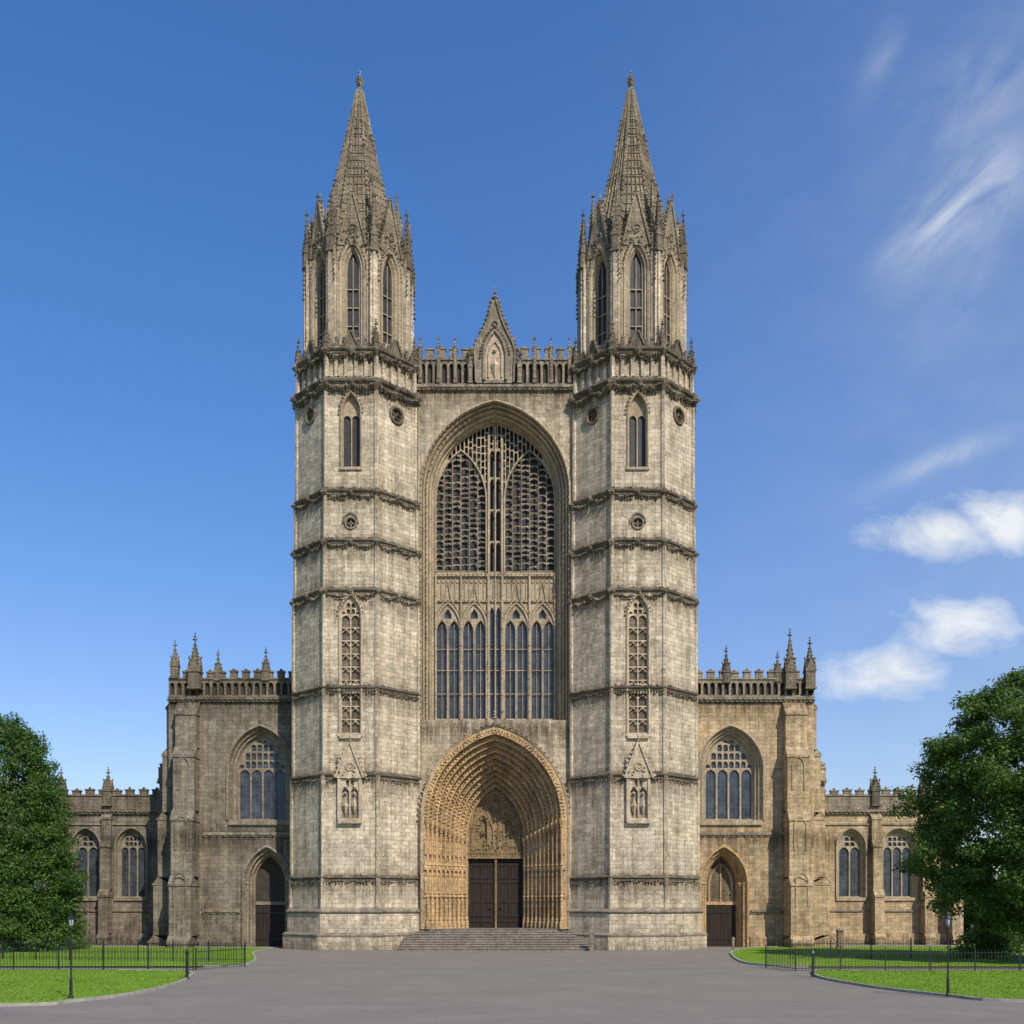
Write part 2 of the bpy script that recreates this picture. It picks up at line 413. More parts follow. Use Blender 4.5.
def battl(b, x0, x1, y, z0, z1, th=.4, pitch=1.1, panel=True, dark=None):
    H = z1-z0; zp = z0+H*.66
    b.box(x0, x1, y-.28, y+th+.1, z0-.22, z0+.02)
    b.box(x0, x1, y-.16, y+th, z0-.42, z0-.223)
    n = max(1, round((x1-x0)/(pitch*.6))); cw = (x1-x0)/n
    ops = []
    if panel:
        for i in range(n):
            xc = x0+cw*(i+.5); w = cw*.34
            ops.append(Arch(xc, w, z0+.2, zp-.25-w*1.3, zp-.25))
    slab(b, x0, x1, z0+.02, zp, ops, y, y+.26, 3)
    m0 = b.m
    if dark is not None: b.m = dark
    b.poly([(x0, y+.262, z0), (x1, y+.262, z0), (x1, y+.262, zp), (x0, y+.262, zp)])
    b.m = m0
    b.box(x0, x1, y+.265, y+th, z0+.02, zp-.001)
    b.box(x0, x1, y-.09, y+th+.06, zp, zp+.14)
    n = max(1, round((x1-x0)/pitch)); cw = (x1-x0)/n
    for i in range(n):
        xc = x0+cw*(i+.5)+R.uniform(-.04, .04); h = cw*.3; t = z1 - R.uniform(0, .12)
        b.box(xc-h, xc+h, y+.02, y+th-.02, zp+.14, t-.12)
        b.box(xc-h-.05, xc+h+.05, y-.05, y+th+.04, t-.12, t)
        b.lump((xc, y+th/2, t+.08), .18)
        for q in (-1, 1): b.lump((xc+q*h, y+.05, t-.05), .11)
    for x, _ in along([(x0, 0), (x1, 0)], .42): b.lump((x, y-.2, z0-.3), .13)

def bar_wedge(b, cx, w, yb, stages):
    for i, (z0, z1, p) in enumerate(stages):
        nx = stages[i+1][2] if i+1 < len(stages) else 0.05
        sl = (p-nx)*1.3
        b.box(cx-w, cx+w, yb-p, yb+.1, z0, z1-sl)
        b.grid([[(cx-w-.06, yb-p-.08, z1-sl), (cx+w+.06, yb-p-.08, z1-sl)], [(cx-w-.06, yb-nx, z1+.05), (cx+w+.06, yb-nx, z1+.05)]])
        b.box(cx-w-.06, cx+w+.06, yb-p-.08, yb+.08, z1-sl-.16, z1-sl-.003)
        for s in (-1, 1): b.poly([(cx+s*(w+.05), yb-p, z1-sl), (cx+s*(w+.05), yb-nx, z1), (cx+s*(w+.05), yb, z1-sl)])

# ------------------------------------------------------------------ cathedral
cath = bpy.data.objects.new("cathedral", None); bpy.context.collection.objects.link(cath)
cath["label"] = "twin-towered pale limestone gothic cathedral with pointed spires and arched portal"
cath["category"] = "cathedral"

T8 = math.tan(rad(22.5)); C8 = math.cos(rad(22.5))
TX, TY = 11.5, 5.1
AU = 4.12
stages = [(0, 1.15, 6.0), (1.15, 3.04, 5.65), (3.04, 5.8, 5.38), (5.8, 14.0, 5.3), (14.0, 28.8, 5.16), (28.8, 32.8, 5.05),
          (32.8, 36.8, 5.0), (36.8, 45.6, 4.92), (45.6, 48.2, 4.86), (48.2, 58.0, AU)]
SA = {s[0]: s[2] for s in stages}
A_blind = Arch(0, .76, 17.3, 26.8, 28.3)
A_win = Arch(0, .7, 38.7, 43.0, 44.6)
A_up = Arch(0, .56, 48.9, 55.2, 56.8)

def rotk(b, k): b.M = Matrix.Rotation(k*math.pi/4, 4, 'Z')
def ring(b, a, prof):
    b.M = Matrix.Identity(4); b.lathe(0, 0, [((a+o)/C8, z) for o, z in prof], 8, rad(22.5))

b = B()
for (z0, z1, a) in stages:
    hw = a*T8
    for k in range(8):
        rotk(b, k); ops = []
        if k in (0, 2, 6):
            if z0 == 14.0: ops = [A_blind]
            if z0 == 32.8: ops = [Circ(0, 34.2, .42)]
            if z0 == 36.8: ops = [A_win]
        if k in (1, 7) and z0 == 36.8: ops = [Circ(0, 43.5, .62)]
        if z0 == 45.6:
            cw = 2*hw/5; ops = [Arch(-hw+cw*(i+.5), cw*.33, 46.0, 47.2, 47.8) for i in range(5)]
        if z0 == 48.2: ops = [A_up.off(.3)]
        dd = .2 if z0 == 45.6 else .5
        slab(b, -hw, hw, z0, z1, ops, -a, -a+dd, 8)
        if z0 == 45.6: b.poly([(-hw, -a+.2, z0), (hw, -a+.2, z0), (hw, -a+.2, z1), (-hw, -a+.2, z1)])
for (z0, z1, a), (_, _, a2) in zip(stages[:-1], stages[1:]):
    b.M = Matrix.Identity(4); b.lathe(0, 0, [(a/C8, z1), (a2/C8-.05, z1+.25*(a-a2)+.02)], 8, rad(22.5))
for k in range(8):
    an = rad(22.5+45*k)
    b.M = Matrix.Identity(4)
    for (z0, z1, a) in stages[2:9]:
        r = a/C8 - .04
        b.cyl(r*math.cos(an), r*math.sin(an), z0, z1, .2, .2, 6, an)
    b.M = Matrix.Rotation(an+math.pi/2, 4, 'Z')
    r = AU/C8
    b.box(-.34, .34, -r-.18, -r+.5, 48.2, 57.0)
    b.box(-.12, .12, -r-.3, -r-.183, 48.4, 56.6)
tower = b.obj("tower", STONE, cath, "tall octagonal stone tower with stepped stages and a spire")
tower.location = (-TX, TY, 0)
tparts = []
def tp(bb, name, mats, label=None):
    o = bb.obj(name, mats, tower, label); tparts.append(o); return o

for zi, (zs, a, sc, orn) in enumerate([(1.15, 5.85, .8, 0), (3.04, 5.52, 1.0, 0), (5.8, 5.34, .8, 1), (14.0, 5.23, .9, 1), (21.0, 5.16, .8, 1), (28.8, 5.08, 1.0, 2),
                           (32.8, 5.02, .9, 2), (36.8, 4.96, 1.0, 2), (45.6, 4.9, 1.5, 2), (48.2, 4.85, 1.1, 2)]):
    b = B(); s = sc
    ring(b, a, [(-.05, zs-.32*s), (.08*s, zs-.28*s), (.12*s, zs-.14*s), (.24*s, zs-.05*s), (.27*s, zs+.05*s), (.2*s, zs+.12*s), (-.05, zs+.3*s)])
    if orn:
        for k in range(8):
            rotk(b, k); hw = a*T8; n = 9
            for i in range(n*2):
                x = -hw + 2*hw*(i+.5)/(2*n)
                sag = .28*math.sin(math.pi*((i+.5)/(2*n)*2 % 1)) if orn == 2 else .12
                b.lump((x, -a-.12*s, zs-.25*s-sag+R.uniform(-.08, .08)), (.12+.03*orn)*R.uniform(.7, 1.4)*s)
                if R.random() < .6: b.lump((x, -a-.1*s, zs-.48*s-sag), .11*R.uniform(.6, 1.4))
                if R.random() < .5: b.lump((x, -a-.12*s, zs+.2*s), .12*R.uniform(.6, 1.4))
            if orn == 2:
                for q in (-hw, 0, hw): b.lump((q, -a-.2, zs-.15), .27*s, 1.3)
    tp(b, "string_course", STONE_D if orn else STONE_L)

for A, ks, nl, y, nm in ((A_blind, (0, 2, 6), 2, -SA[14.0], "blind_window"), (A_win, (0, 2, 6), 2, -SA[36.8], "window")):
    for k in ks:
        b = B(); rotk(b, k)
        bl = nm == "blind_window"
        gwin(b, A, y, nl, .3 if bl else .5, .12 if bl else .1, 3, .22, 1, .34)
        if bl:
            for zz in np.arange(A.base+1.1, A.s-.4, 1.05):
                b.box(-A.w, A.w, y+.1, y+.28, zz, zz+.1)
                for q in (-.5, .5):
                    b.lump((q*A.w, y+.12, zz-.1), .12); tube(b, [(q*A.w-.3, zz-.35), (q*A.w, zz-.02), (q*A.w+.3, zz-.35)], y+.14, .05, 4)
            b.box(-A.w, A.w, y+.02, y+.28, 20.5, 21.3)
            crock_edge(b, (-.85, y-.15, 27.2), (0, y-.15, 29.0), .3, .13); crock_edge(b, (.85, y-.15, 27.2), (0, y-.15, 29.0), .3, .13)
            b.box(-.85, .85, y-.22, y+.05, 16.9, 17.1)
        tp(b, nm, [STONE_B, STONE_D] if bl else [STONE_T, GLASS_D])
for k in range(8):
    b = B(); rotk(b, k); y = -AU
    sweep(b, A_up, [(.5, y+.02), (.48, y-.1), (.32, y-.04), (.26, y+.12), (.12, y+.1), (0, y+.3)], 8)
    gwin(b, A_up, y+.15, 1, .35, .09, 1, 0)
    for x, z in along(A_up.off(.55).arc(8), .3): b.lump((x, y-.08, z), .13)
    for zz in (50.6, 52.1, 53.6): b.box(-.5, .5, y+.36, y+.45, zz, zz+.08)
    b.box(-.03, .03, y+.36, y+.45, 48.9, 56.2)
    b.box(-.58, .58, y+.1, y+.28, 48.9, 49.6)
    for q in (-1.2, 1.2): tube(b, [(q, 48.4), (q, 57.0)], y-.02, .09)
    tp(b, "window", [STONE_T, GLASS_D])
    b = B(); rotk(b, k); gable(b, 0, 1.05, 57.0, 61.2, -AU-.06, .3, True, .17)
    finial(b, 0, -AU+.1, 61.2, .65)
    for i in range(16): b.lump((R.uniform(-.9, .9), -AU-.1, R.uniform(56.9, 58.4)), .13)
    for q in (-1.2, 1.2): crock_edge(b, (q, -AU-.08, 56.5), (q, -AU-.08, 59.4), .35, .14); b.lump((q, -AU-.08, 59.8), .12, 3)
    tp(b, "gable", STONE_S)
    an = rad(22.5+45*k); r = AU/C8 + .05
    b = B(); b.M = Matrix.Rotation(an+math.pi/2, 4, 'Z')
    pinn(b, 0, -r, 56.4, .56, 1.4, 2.9)
    for q in (-.5, .5): crock_edge(b, (q*.8, -r-.2, 54.0), (q*.6, -r-.2, 57.0), .42, .12)
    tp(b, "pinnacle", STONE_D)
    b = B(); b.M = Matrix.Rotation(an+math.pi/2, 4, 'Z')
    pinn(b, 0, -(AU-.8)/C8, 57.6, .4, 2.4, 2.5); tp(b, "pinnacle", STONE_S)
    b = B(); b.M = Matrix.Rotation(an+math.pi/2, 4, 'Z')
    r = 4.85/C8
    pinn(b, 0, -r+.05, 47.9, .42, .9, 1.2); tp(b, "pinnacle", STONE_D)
b = B()
for k in range(8):
    rotk(b, k)
    for i in range(7):
        x = -1.75+3.5*i/6; h = R.uniform(.4, .7)
        b.box(x-.15, x+.15, -4.86, -4.6, 48.3, 48.4+h); b.lump((x, -4.75, 48.5+h), .17)
        b.lump((x+.25, -4.75, 48.5), .15)
    gable(b, 0, .6, 48.3, 49.6, -4.9, .2, False, .12)
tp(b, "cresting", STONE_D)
for k in (0, 2, 6):
    b = B(); rotk(b, k); y = -SA[32.8]
    tube(b, Circ(0, 34.2, .45).outline(8)+[(.45, 34.2)], y-.03, .1)
    b.box(-.45, .45, y+.3, y+.35, 33.7, 34.7); b.box(-.05, .05, y+.05, y+.2, 33.8, 34.6); b.box(-.4, .4, y+.05, y+.2, 34.15, 34.25)
    sweep(b, Arch(0, .55, 34.2, 34.3, 34.95), [(0, y), (0, y-.15), (.12, y-.15), (.12, y)], 6)
    tp(b, "roundel", STONE_L)
for k in (1, 7):
    b = B(); rotk(b, k); y = -SA[36.8]
    tube(b, Circ(0, 43.5, .64).outline(8)+[(.64, 43.5)], y-.03, .14)
    b.poly([(-.64, y+.27, 42.8), (.64, y+.27, 42.8), (.64, y+.27, 44.2), (-.64, y+.27, 44.2)])
    for i in range(4):
        tube(b, Circ(.27*math.cos(i*1.57), 43.5+.27*math.sin(i*1.57), .26).outline(6), y+.1, .07, 4)
    tp(b, "roundel", STONE_D)
b = B(); y = -SA[5.8]
b.box(-.95, .95, y-.35, y+.05, 10.1, 10.4)
for s in (-1, 1):
    b.box(s*.85-.12, s*.85+.12, y-.3, y+.02, 10.4, 14.0); pinn(b, s*.86, y-.2, 14.0, .26, .3, .8)
slab(b, -.73, .73, 10.4, 14.3, tr_ops(Arch(0, .73, 10.4, 12.9, 14.2), 2, .14, 2), y-.2, y-.02, 5)
b.m = 1; b.poly([(-.73, y-.012, 10.4), (.73, y-.012, 10.4), (.73, y-.012, 14.3), (-.73, y-.012, 14.3)]); b.m = 0
gable(b, 0, 1.05, 13.7, 16.5, y-.38, .36, True, .16); finial(b, 0, y-.15, 16.5, .5)
for i in range(14): b.lump((R.uniform(-.7, .7), y-.42, R.uniform(13.6, 14.6)), .11)
for q in (-.36, .36):
    b.lump((q, y-.16, 11.5), .25, 3.4); b.lump((q, y-.2, 12.5), .14)
    b.lump((q, y-.25, 13.0), .17)
tp(b, "niche", [STONE_B, STONE_L])
# spire
PR = [(3.7/C8, 57.2), (2.5/C8, 61.6), (1.32/C8, 67.0), (.1, 73.2)]
b = B()
b.lathe(0, 0, PR, 8, rad(22.5))
b.lathe(0, 0, [(4.1/C8, 57.2), (4.15, 57.4), (3.6, 57.7)], 8, rad(22.5))
aa = lambda zz: np.interp(zz, [57.2, 61.6, 67, 73.2], [3.7, 2.5, 1.32, .1])
for k in range(8):
    an = rad(22.5+45*k); ca, sa = math.cos(an), math.sin(an)
    for (r0, za), (r1, zb) in zip(PR[:-1], PR[1:]):
        crock_edge(b, (r0*ca*1.04, r0*sa*1.04, za), (r1*ca*1.04, r1*sa*1.04, zb), .48, .19)
    rotk(b, k)
    zs_ = [58.5, 61.6, 67, 72.6]
    for q in (-1, -.6, -.2, .2, .6, 1):
        wq = .07 if abs(q) != 1 else .14
        for z0, z1 in zip(zs_[:-1], zs_[1:]):
            if abs(q) == .6 and z0 > 66: continue
            a0, a1 = aa(z0), aa(z1)
            b.grid([[(q*a0*T8-wq, -a0-.01, z0), (q*a0*T8, -a0-.15, z0), (q*a0*T8+wq, -a0-.01, z0)], [(q*a1*T8-wq*.7, -a1-.01, z1), (q*a1*T8, -a1-.13, z1), (q*a1*T8+wq*.7, -a1-.01, z1)]])
    z = 59
    while z < 70.5:
        a0 = aa(z)
        b.box(-a0*T8, a0*T8, -a0-.07, -a0+.1, z, z+.09)
        z += R.uniform(.7, .95)
    b.M = Matrix.Identity(4)
for z, r in ((64.2, 2.1), (68.2, 1.2), (71.0, .6)):
    b.lathe(0, 0, [(r-.1, z-.1), (r+.1, z), (r-.12, z+.15)], 8, rad(22.5))
finial(b, 0, 0, 73.1, 1.0)
b.lump((0, 0, 73.2), .4); b.lump((0, 0, 73.7), .3)
tp(b, "spire", STONE_S)

tower2 = tower.copy(); tower2.location = (TX, TY, 0); bpy.context.collection.objects.link(tower2)
for o in tparts:
    c = o.copy(); c.parent = tower2; bpy.context.collection.objects.link(c)

# ---- central facade
FY = 3.4
Wi = Arch(0, 5.2, 19.0, 38.0, 44.5)
Wo = Wi.off(.95)
Po = Arch(0, 5.8, 0, 10.9, 18.2)
b = B()
slab(b, -7.0, 7.0, 0, 47.0, [Po, Wo], FY, FY+.35, 16)
b.box(-6.9, 6.9, 6.2, 7.6, 18.8, 46.8)
b.box(-6.9, 6.9, FY-.25, FY-.003, 46.45, 46.75)
for s in (-1, 1):
    tube(b, [(s*6.35, 17), (s*6.35, 46.2)], FY-.05, .12)
facade = b.obj("facade_wall", STONE_F, cath)

b = B()
prof = [(1.12, FY+.02), (1.12, FY-.14), (.98, FY-.2), (.9, FY-.02), (.9, FY+.25), (.78, FY+.12), (.68, FY+.25), (.68, FY+.6), (.56, FY+.45), (.44, FY+.6), (.42, FY+.95), (.3, FY+.85), (.18, FY+1.0), (.16, FY+1.4), (.06, FY+1.4), (0, FY+1.5), (0, FY+2.3)]
sweep(b, Wi, prof, 18)
for o, y in ((.95, FY-.2), (.55, FY+.42)):
    for x, z in along(Wi.off(o).outline(18), .5): b.lump((x, y, z), .1)
b.box(-5.4, 5.4, FY+.8, FY+2.3, 18.55, 19.0)
yt = FY+1.75
ops = []
LC = [(-4.02, 1.05), (-1.78, 1.05), (1.78, 1.05), (4.02, 1.05)]
for x, w_ in LC:
    ops.append(Arch(x-.52, .44, 19.4, 26.8, 27.7)); ops.append(Arch(x+.52, .44, 19.4, 26.8, 27.7))
    ops.append(Span(x, .3, lambda q: 27.9, lambda q, x=x: 28.75-abs(q-x)*1.6))
for x in (-.27, .27): ops.append(Arch(x, .2, 19.4, 28.2, 28.9))
subs = [Arch(s*2.92, 2.15, 31.8, 38.0, 42.2) for s in (-1, 1)]
ops += subs
for x in (-.25, .25):
    for z0, z1 in ((31.9, 34.4), (34.5, 37.1), (37.2, 39.8), (39.9, 42.2)): ops.append(Arch(x, .19, z0, z1-.4, z1))
def subtop(q):
    t = 31.8
    for S in subs:
        if abs(q-S.cx) <= S.w: t = max(t, S.hi(q))
    return t
# openwork head: rows of small irregular lights
for i in range(-13, 14):
    x = i*.35; w_ = .135
    base_ = lambda q: max(subtop(q)+.1, 42.35 if abs(q) < .5 else 0)
    top_ = lambda q: Wi.hi(q)-.12
    lo0 = max(base_(q) for q in (x-w_, x, x+w_)); hi0 = min(top_(q) for q in (x-w_, x, x+w_))
    if hi0-lo0 < .12: continue
    z = lo0
    first = True
    while z < hi0-.12:
        h = R.uniform(.45, .8); zt = z+h
        last = zt > hi0-.3
        f_lo = (base_ if first else (lambda q, z=z: z))
        f_hi = (top_ if last else (lambda q, zt=zt, x=x: zt-.06-abs(q-x)*.7))
        ok = all(f_hi(q)-f_lo(q) > .03 for q in (x-w_, x, x+w_))
        if ok: ops.append(Span(x, w_, f_lo, f_hi))
        if last: break
        z = zt; first = False
slab(b, -5.2, 5.2, 19.0, Wi.hi, ops, yt, yt+.16, 12, Wi.xs(18))
# fine irregular lattice in the two tall lights
b.m = 3
for S in subs:
    nc = 6; cw = 4.3/nc
    lops = []
    for i in range(nc):
        x = S.cx-2.15+cw*(i+.5); w_ = cw*.5-.04
        z0 = 31.9+R.uniform(0, .15)
        while z0 < 42:
            ph = R.uniform(.38, .74); bar = R.uniform(.05, .1); tl = R.uniform(-.08, .08)
            if not (S.hi(x-w_)-.1 < z0+.1 and S.hi(x+w_)-.1 < z0+.1):
                lo_ = lambda q, z0=z0, x=x, tl=tl, w_=w_: z0
                hi_ = lambda q, z0=z0, S=S, x=x, w_=w_, ph=ph, bar=bar: max(z0+.03, min(z0+ph-bar-.2*abs(q-x)/w_*.7, S.hi(q)-.06))
                lops.append(Span(x, w_, lo_, hi_))
            z0 += ph
            xx = x+R.uniform(-.3, .3)
            if abs(xx-S.cx) < 2.1 and S.hi(xx) > z0+.1: b.lump((xx, yt+.1, z0-.04), R.uniform(.05, .1))
    slab(b, S.cx-2.15, S.cx+2.15, 31.8, S.hi, lops, yt+.1, yt+.17, 4, S.xs(12))
    for q in (-.717, .717): tube(b, [(S.cx+q, 31.8), (S.cx+q, S.hi(S.cx+q))], yt+.06, .05)
b.m = 0
for S in subs: tube(b, S.outline(12), yt-.02, .08)
for s in (-1, 1): tube(b, [(s*.56, 19.2), (s*.56, 43.4)], yt-.1, .12)
tube(b, [(0, 19.2), (0, 44.2)], yt-.1, .07)
for x, w_ in LC:
    A = Arch(x, 1.04, 19.4, 27.2, 29.2); tube(b, A.outline(8), yt-.06, .11)
    for q in (-.52, .52):
        tube(b, Arch(x+q, .46, 19.4, 26.8, 27.8).outline(5), yt-.02, .045, 4)
        tube(b, [(x+q, 19.4), (x+q, 27.7)], yt+.15, .03, 4)
    tube(b, [(x-1.05, 28.3), (x-.3, 29.4), (x, 31.0), (x+.3, 29.4), (x+1.05, 28.3)], yt-.08, .07)
for x in (-5.05, -2.9, -.6, .6, 2.9, 5.05):
    tube(b, [(x, 19), (x, 31.5)], yt-.15, .1)
    for z in np.arange(20, 31, 1.4): b.lump((x, yt-.22, z), .11)
b.box(-5.2, 5.2, yt-.16, yt-.003, 29.3, 29.42); b.box(-5.2, 5.2, yt-.22, yt-.003, 31.45, 31.62)
for i in range(26):
    x = -5.0+.4*i
    tube(b, [(x, 29.5), (x, 31.4)], yt-.05, .04, 4)
    tube(b, [(x-.18, 30.9), (x, 31.25), (x+.18, 30.9)], yt-.05, .04, 4)
for x, _ in along([(-5.1, 0), (5.1, 0)], .36): b.lump((x, yt-.2, 31.6), .13); b.lump((x, yt-.15, 29.4), .12)
for z in (21.5, 23.5, 25.3): b.box(-5.2, 5.2, yt+.1, yt+.16, z, z+.06)
b.m = 1; slab(b, -5.2, 5.2, 29.4, Wi.hi, [], yt+.6, None, 8, Wi.xs(18))
b.m = 2; b.poly([(-5.2, yt+.3, 19), (5.2, yt+.3, 19), (5.2, yt+.3, 29.4), (-5.2, yt+.3, 29.4)])
b.obj("great_window", [STONE_T, GLASS_D, GLASS_B, STONE_L], facade, "tall pointed arched window with lattice stone tracery")

b = B(); battl(b, -6.9, 6.9, FY-.05, 46.8, 50.0, .5, 1.0, True, 1)
for x, _ in along([(-6.8, 0), (6.8, 0)], .5):
    if R.random() < .8: b.lump((x, FY+.1, 49.1), .2*R.uniform(.6, 1.3))
    b.lump((x, FY-.12, 48.9), .13)
for x in (-6.2, -4.7, -3.3, 3.3, 4.7, 6.2): pinn(b, x, FY-.05, 47.0, .28, 2.6, .8)
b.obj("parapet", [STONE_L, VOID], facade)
b = B(); y = FY-.35
hwp = [(1.5, 46.9), (1.55, 48.6), (1.6, 49.5), (1.42, 50.2), (1.1, 50.8), (.8, 51.4), (.52, 52.1), (.3, 52.8), (.06, 53.7)]
b.grid([[(-a, y, z), (a, y, z)] for a, z in hwp]); b.grid([[(-a, y+.5, z), (a, y+.5, z)] for a, z in hwp])
for s in (-1, 1):
    b.grid([[(s*a, y-.15, z), (s*(a+.14), y-.15, z), (s*(a+.14), y+.55, z+.05)] for a, z in hwp])
    b.grid([[(s*a, y-.15, z), (s*a, y, z)] for a, z in hwp])
    for x, z in along([(s*(a+.2), z) for a, z in hwp[1:]], .38): b.lump((x, y+.1, z), .23*R.uniform(.7, 1.3))
    b.lump((s*1.95, y, 49.6), .3); b.lump((s*2.2, y, 49.3), .22)
    pinn(b, s*2.05, y+.2, 46.9, .36, 1.4, 1.0)
finial(b, 0, y+.2, 53.7, .95)
A = Arch(0, .92, 47.1, 49.0, 51.2)
tube(b, A.outline(8), y-.06, .15)
for x, z in along(A.off(.28).arc(8), .28): b.lump((x, y-.06, z), .12)
for k in range(3): tube(b, Circ((k-1)*.0, 51.75+.0*k, .2).outline(6), y-.04, .06, 4)
b.m = 1; slab(b, -.92, .92, 47.1, A.hi, [], y-.012, None, 8, A.xs(8))
tube(b, Arch(0, .55, 47.3, 49.0, 50.3).outline(8), y-.06, .08)
b.lump((0, y-.1, 48.3), .35, 2.8); b.lump((0, y-.15, 49.5), .2)
b.obj("gable", [STONE_L, STONE_B], facade, "crocketed curved central gable with a carved figure")

# ---- portal
b = B()
N = 10; base = 1.62
W0, W1 = 5.82, 2.5
def PA(t): return Arch(0, W0+(W1-W0)*t, base, 10.9+(9.4-10.9)*t, 18.15+(13.9-18.15)*t)
def PY(t): return 2.3+(7.1-2.3)*t
rows = []
A0 = PA(0)
b.m = 1
b.grid([[(x, y, z) for x, z in A0.off(o).outline(14)] for o, y in [(.36, FY+.1), (.36, 2.5), (.26, 2.2), (.14, 2.25), (.1, 2.3)]])
for x, z in along(A0.off(.38).arc(14), .5): b.lump((x, 2.3, z), .14)
finial(b, 0, 2.3, 18.7, .7)
rows0 = [[(x, PY(0), z) for x, z in A0.off(.1).outline(14)], [(x, PY(0), z) for x, z in PA(1/N).outline(14)]]
b.m = 0
for i in range(N):
    t0, t1 = i/N, (i+1)/N
    rows.append([(x, PY(t0), z) for x, z in (A0.off(.1) if i == 0 else PA(t0)).outline(14)])
    rows.append([(x, PY(t0), z) for x, z in PA(t1).outline(14)])
rows.append([(x, PY(1), z) for x, z in PA(1).outline(14)])
b.grid(rows)
for i in range(N):
    t0, t1 = i/N, (i+1)/N
    tube(b, PA(t1).outline(14), PY(t0)+.02, .08)
    for x, z in along(PA(t0+.3/N).arc(14), .27): b.lump((x, PY(t0)-.03, z), .1*R.uniform(.7, 1.3))
    for x, z in along(PA(t0+.7/N).arc(14), .33): b.lump((x, PY(t0)-.04, z), .12*R.uniform(.7, 1.3))
    for x, z in along(PA(t0+.97/N).arc(14), .4): b.lump((x, PY(t0)+.2, z), .12)
portal = b.obj("portal", [STONE_P, STONE_F], cath, "deeply recessed pointed portal with golden carved arches")
for s in (-1, 1):
    for i in range(N):
        t1 = (i+1)/N; A = PA(t1); x = s*(A.w+.02); y = PY(i/N)-.03; zs = A.s
        c = B()
        c.lathe(x, y, [(.22, base), (.22, base+.5), (.16, base+.65), (.19, base+.75), (.11, base+.95), (.11, zs-.75), (.16, zs-.7), (.14, zs-.6), (.25, zs-.2), (.26, zs-.02), (.1, zs)], 8)
        for zz in (4.3, 6.9): c.lathe(x, y, [(.11, zz-.1), (.19, zz), (.11, zz+.1)], 8)
        for k in range(4): c.lump((x+.12*math.cos(k*1.57), y+.12*math.sin(k*1.57), zs-.35), .13)
        xm = s*(PA((i+.5)/N).w+.02)
        c.lathe(xm, y+.02, [(.04, 4.5), (.15, 4.55), (.13, 5.2), (.17, 5.7), (.06, 5.95), (.1, 6.1), (.02, 6.3)], 6)
        c.lathe(xm, y+.02, [(.2, 6.5), (.16, 6.9), (.03, 7.5)], 6)
        c.box(xm-.13, xm+.13, y-.08, y+.15, 4.2, 4.45)
        c.lathe(xm, y+.02, [(.04, 7.7), (.14, 7.75), (.12, 8.3), (.15, 8.7), (.05, 8.9), (.09, 9.05), (.02, 9.2)], 6)
        c.obj("column", STONE_P, portal)
c = B()
yy = 7.12
A = PA(1)
slab(c, -A.w, A.w, base, A.hi, [Arch(0, .42, 10.6, 12.0, 12.9), Arch(-1.1, .35, 9.3, 10.4, 11.1), Arch(1.1, .35, 9.3, 10.4, 11.1), Rect(0, 2.35, base, 7.6)], yy, yy+.35, 8, A.xs(14))
c.box(-2.5, 2.5, yy+.2, yy+.3, 7.7, 13.0)
for A2 in (Arch(0, 2.1, 8.4, 9.4, 13.2), Arch(-1.1, .9, 8.6, 9.9, 11.4), Arch(1.1, .9, 8.6, 9.9, 11.4), Arch(0, .7, 8.8, 11.8, 12.9)): tube(c, A2.outline(10), yy-.04, .09)
for i in range(130):
    x = R.uniform(-2.1, 2.1); z = R.uniform(8.0, 13)
    if A.hi(x)-.5 > z: c.lump((x, yy-.03, z), .12)
c.box(-2.5, 2.5, yy-.18, yy-.003, 7.62, 7.95)
for x in np.arange(-2.4, 2.41, .28): c.lump((x, yy-.2, 8.05), .12)
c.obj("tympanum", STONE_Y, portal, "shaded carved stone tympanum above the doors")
c = B(); c.box(-.1, .1, yy+.05, yy+.22, base, 7.62); c.lathe(0, yy+.02, [(.1, base), (.1, base+.4), (.06, base+.6), (.06, 7.0), (.13, 7.5)], 8)
c.obj("door_pillar", STONE_Y, portal)
for s in (-1, 1):
    c = B()
    x0, x1 = (.11, 2.33) if s > 0 else (-2.33, -.11)
    y = yy+.25
    for i in range(7):
        w = (x1-x0)/7; c.box(x0+w*i+.012, x0+w*(i+1)-.012, y, y+.08, base+.02, 7.58)
    c.box(x0, x1, y+.03, y+.1, base+.01, 7.59)
    for z in (2.1, 3.8, 5.5, 7.0): c.box(x0, x1, y-.05, y-.003, z, z+.22)
    for xx in (x0+.0, x1-.14, (x0+x1)/2-.07): c.box(xx, xx+.14, y-.045, y-.002, base+.02, 7.58)
    c.m = 1
    for z in (2.6, 5.9): c.box(min(x0, x1)+.1, max(x0, x1)-.3, y-.07, y-.052, z, z+.1)
    tube(c, Circ(s*.45, 3.3, .12).outline(6)+[(s*.45+.12, 3.3)], y-.1, .025, 5)
    c.obj("door", [WOOD, IRON], portal, "tall dark oak plank door leaf")
b = B()
ns = 9; rise = base/ns
for i in range(ns):
    hw = 7.55-.06*i
    b.box(-hw, hw, -1.6+.5*i, 7.6, rise*i, rise*(i+1)-.05)
    b.box(-hw-.03, hw+.03, -1.65+.5*i, 7.59, rise*(i+1)-.05, rise*(i+1))
b.obj("steps", STEP, cath, "broad flight of worn stone steps to the portal")

b = B(); b.box(-11, 11, 10, 62, 0, 36)
b.grid([[(-11.5, 8, 36), (-11.5, 62, 36)], [(0, 8, 45), (0, 62, 45)], [(11.5, 8, 36), (11.5, 62, 36)]])
b.poly([(-11.5, 62, 36), (11.5, 62, 36), (0, 62, 45)])
b.box(-6.4, 6.4, 7.8, 11, 0, 36)
b.obj("nave", STONE_L, cath)

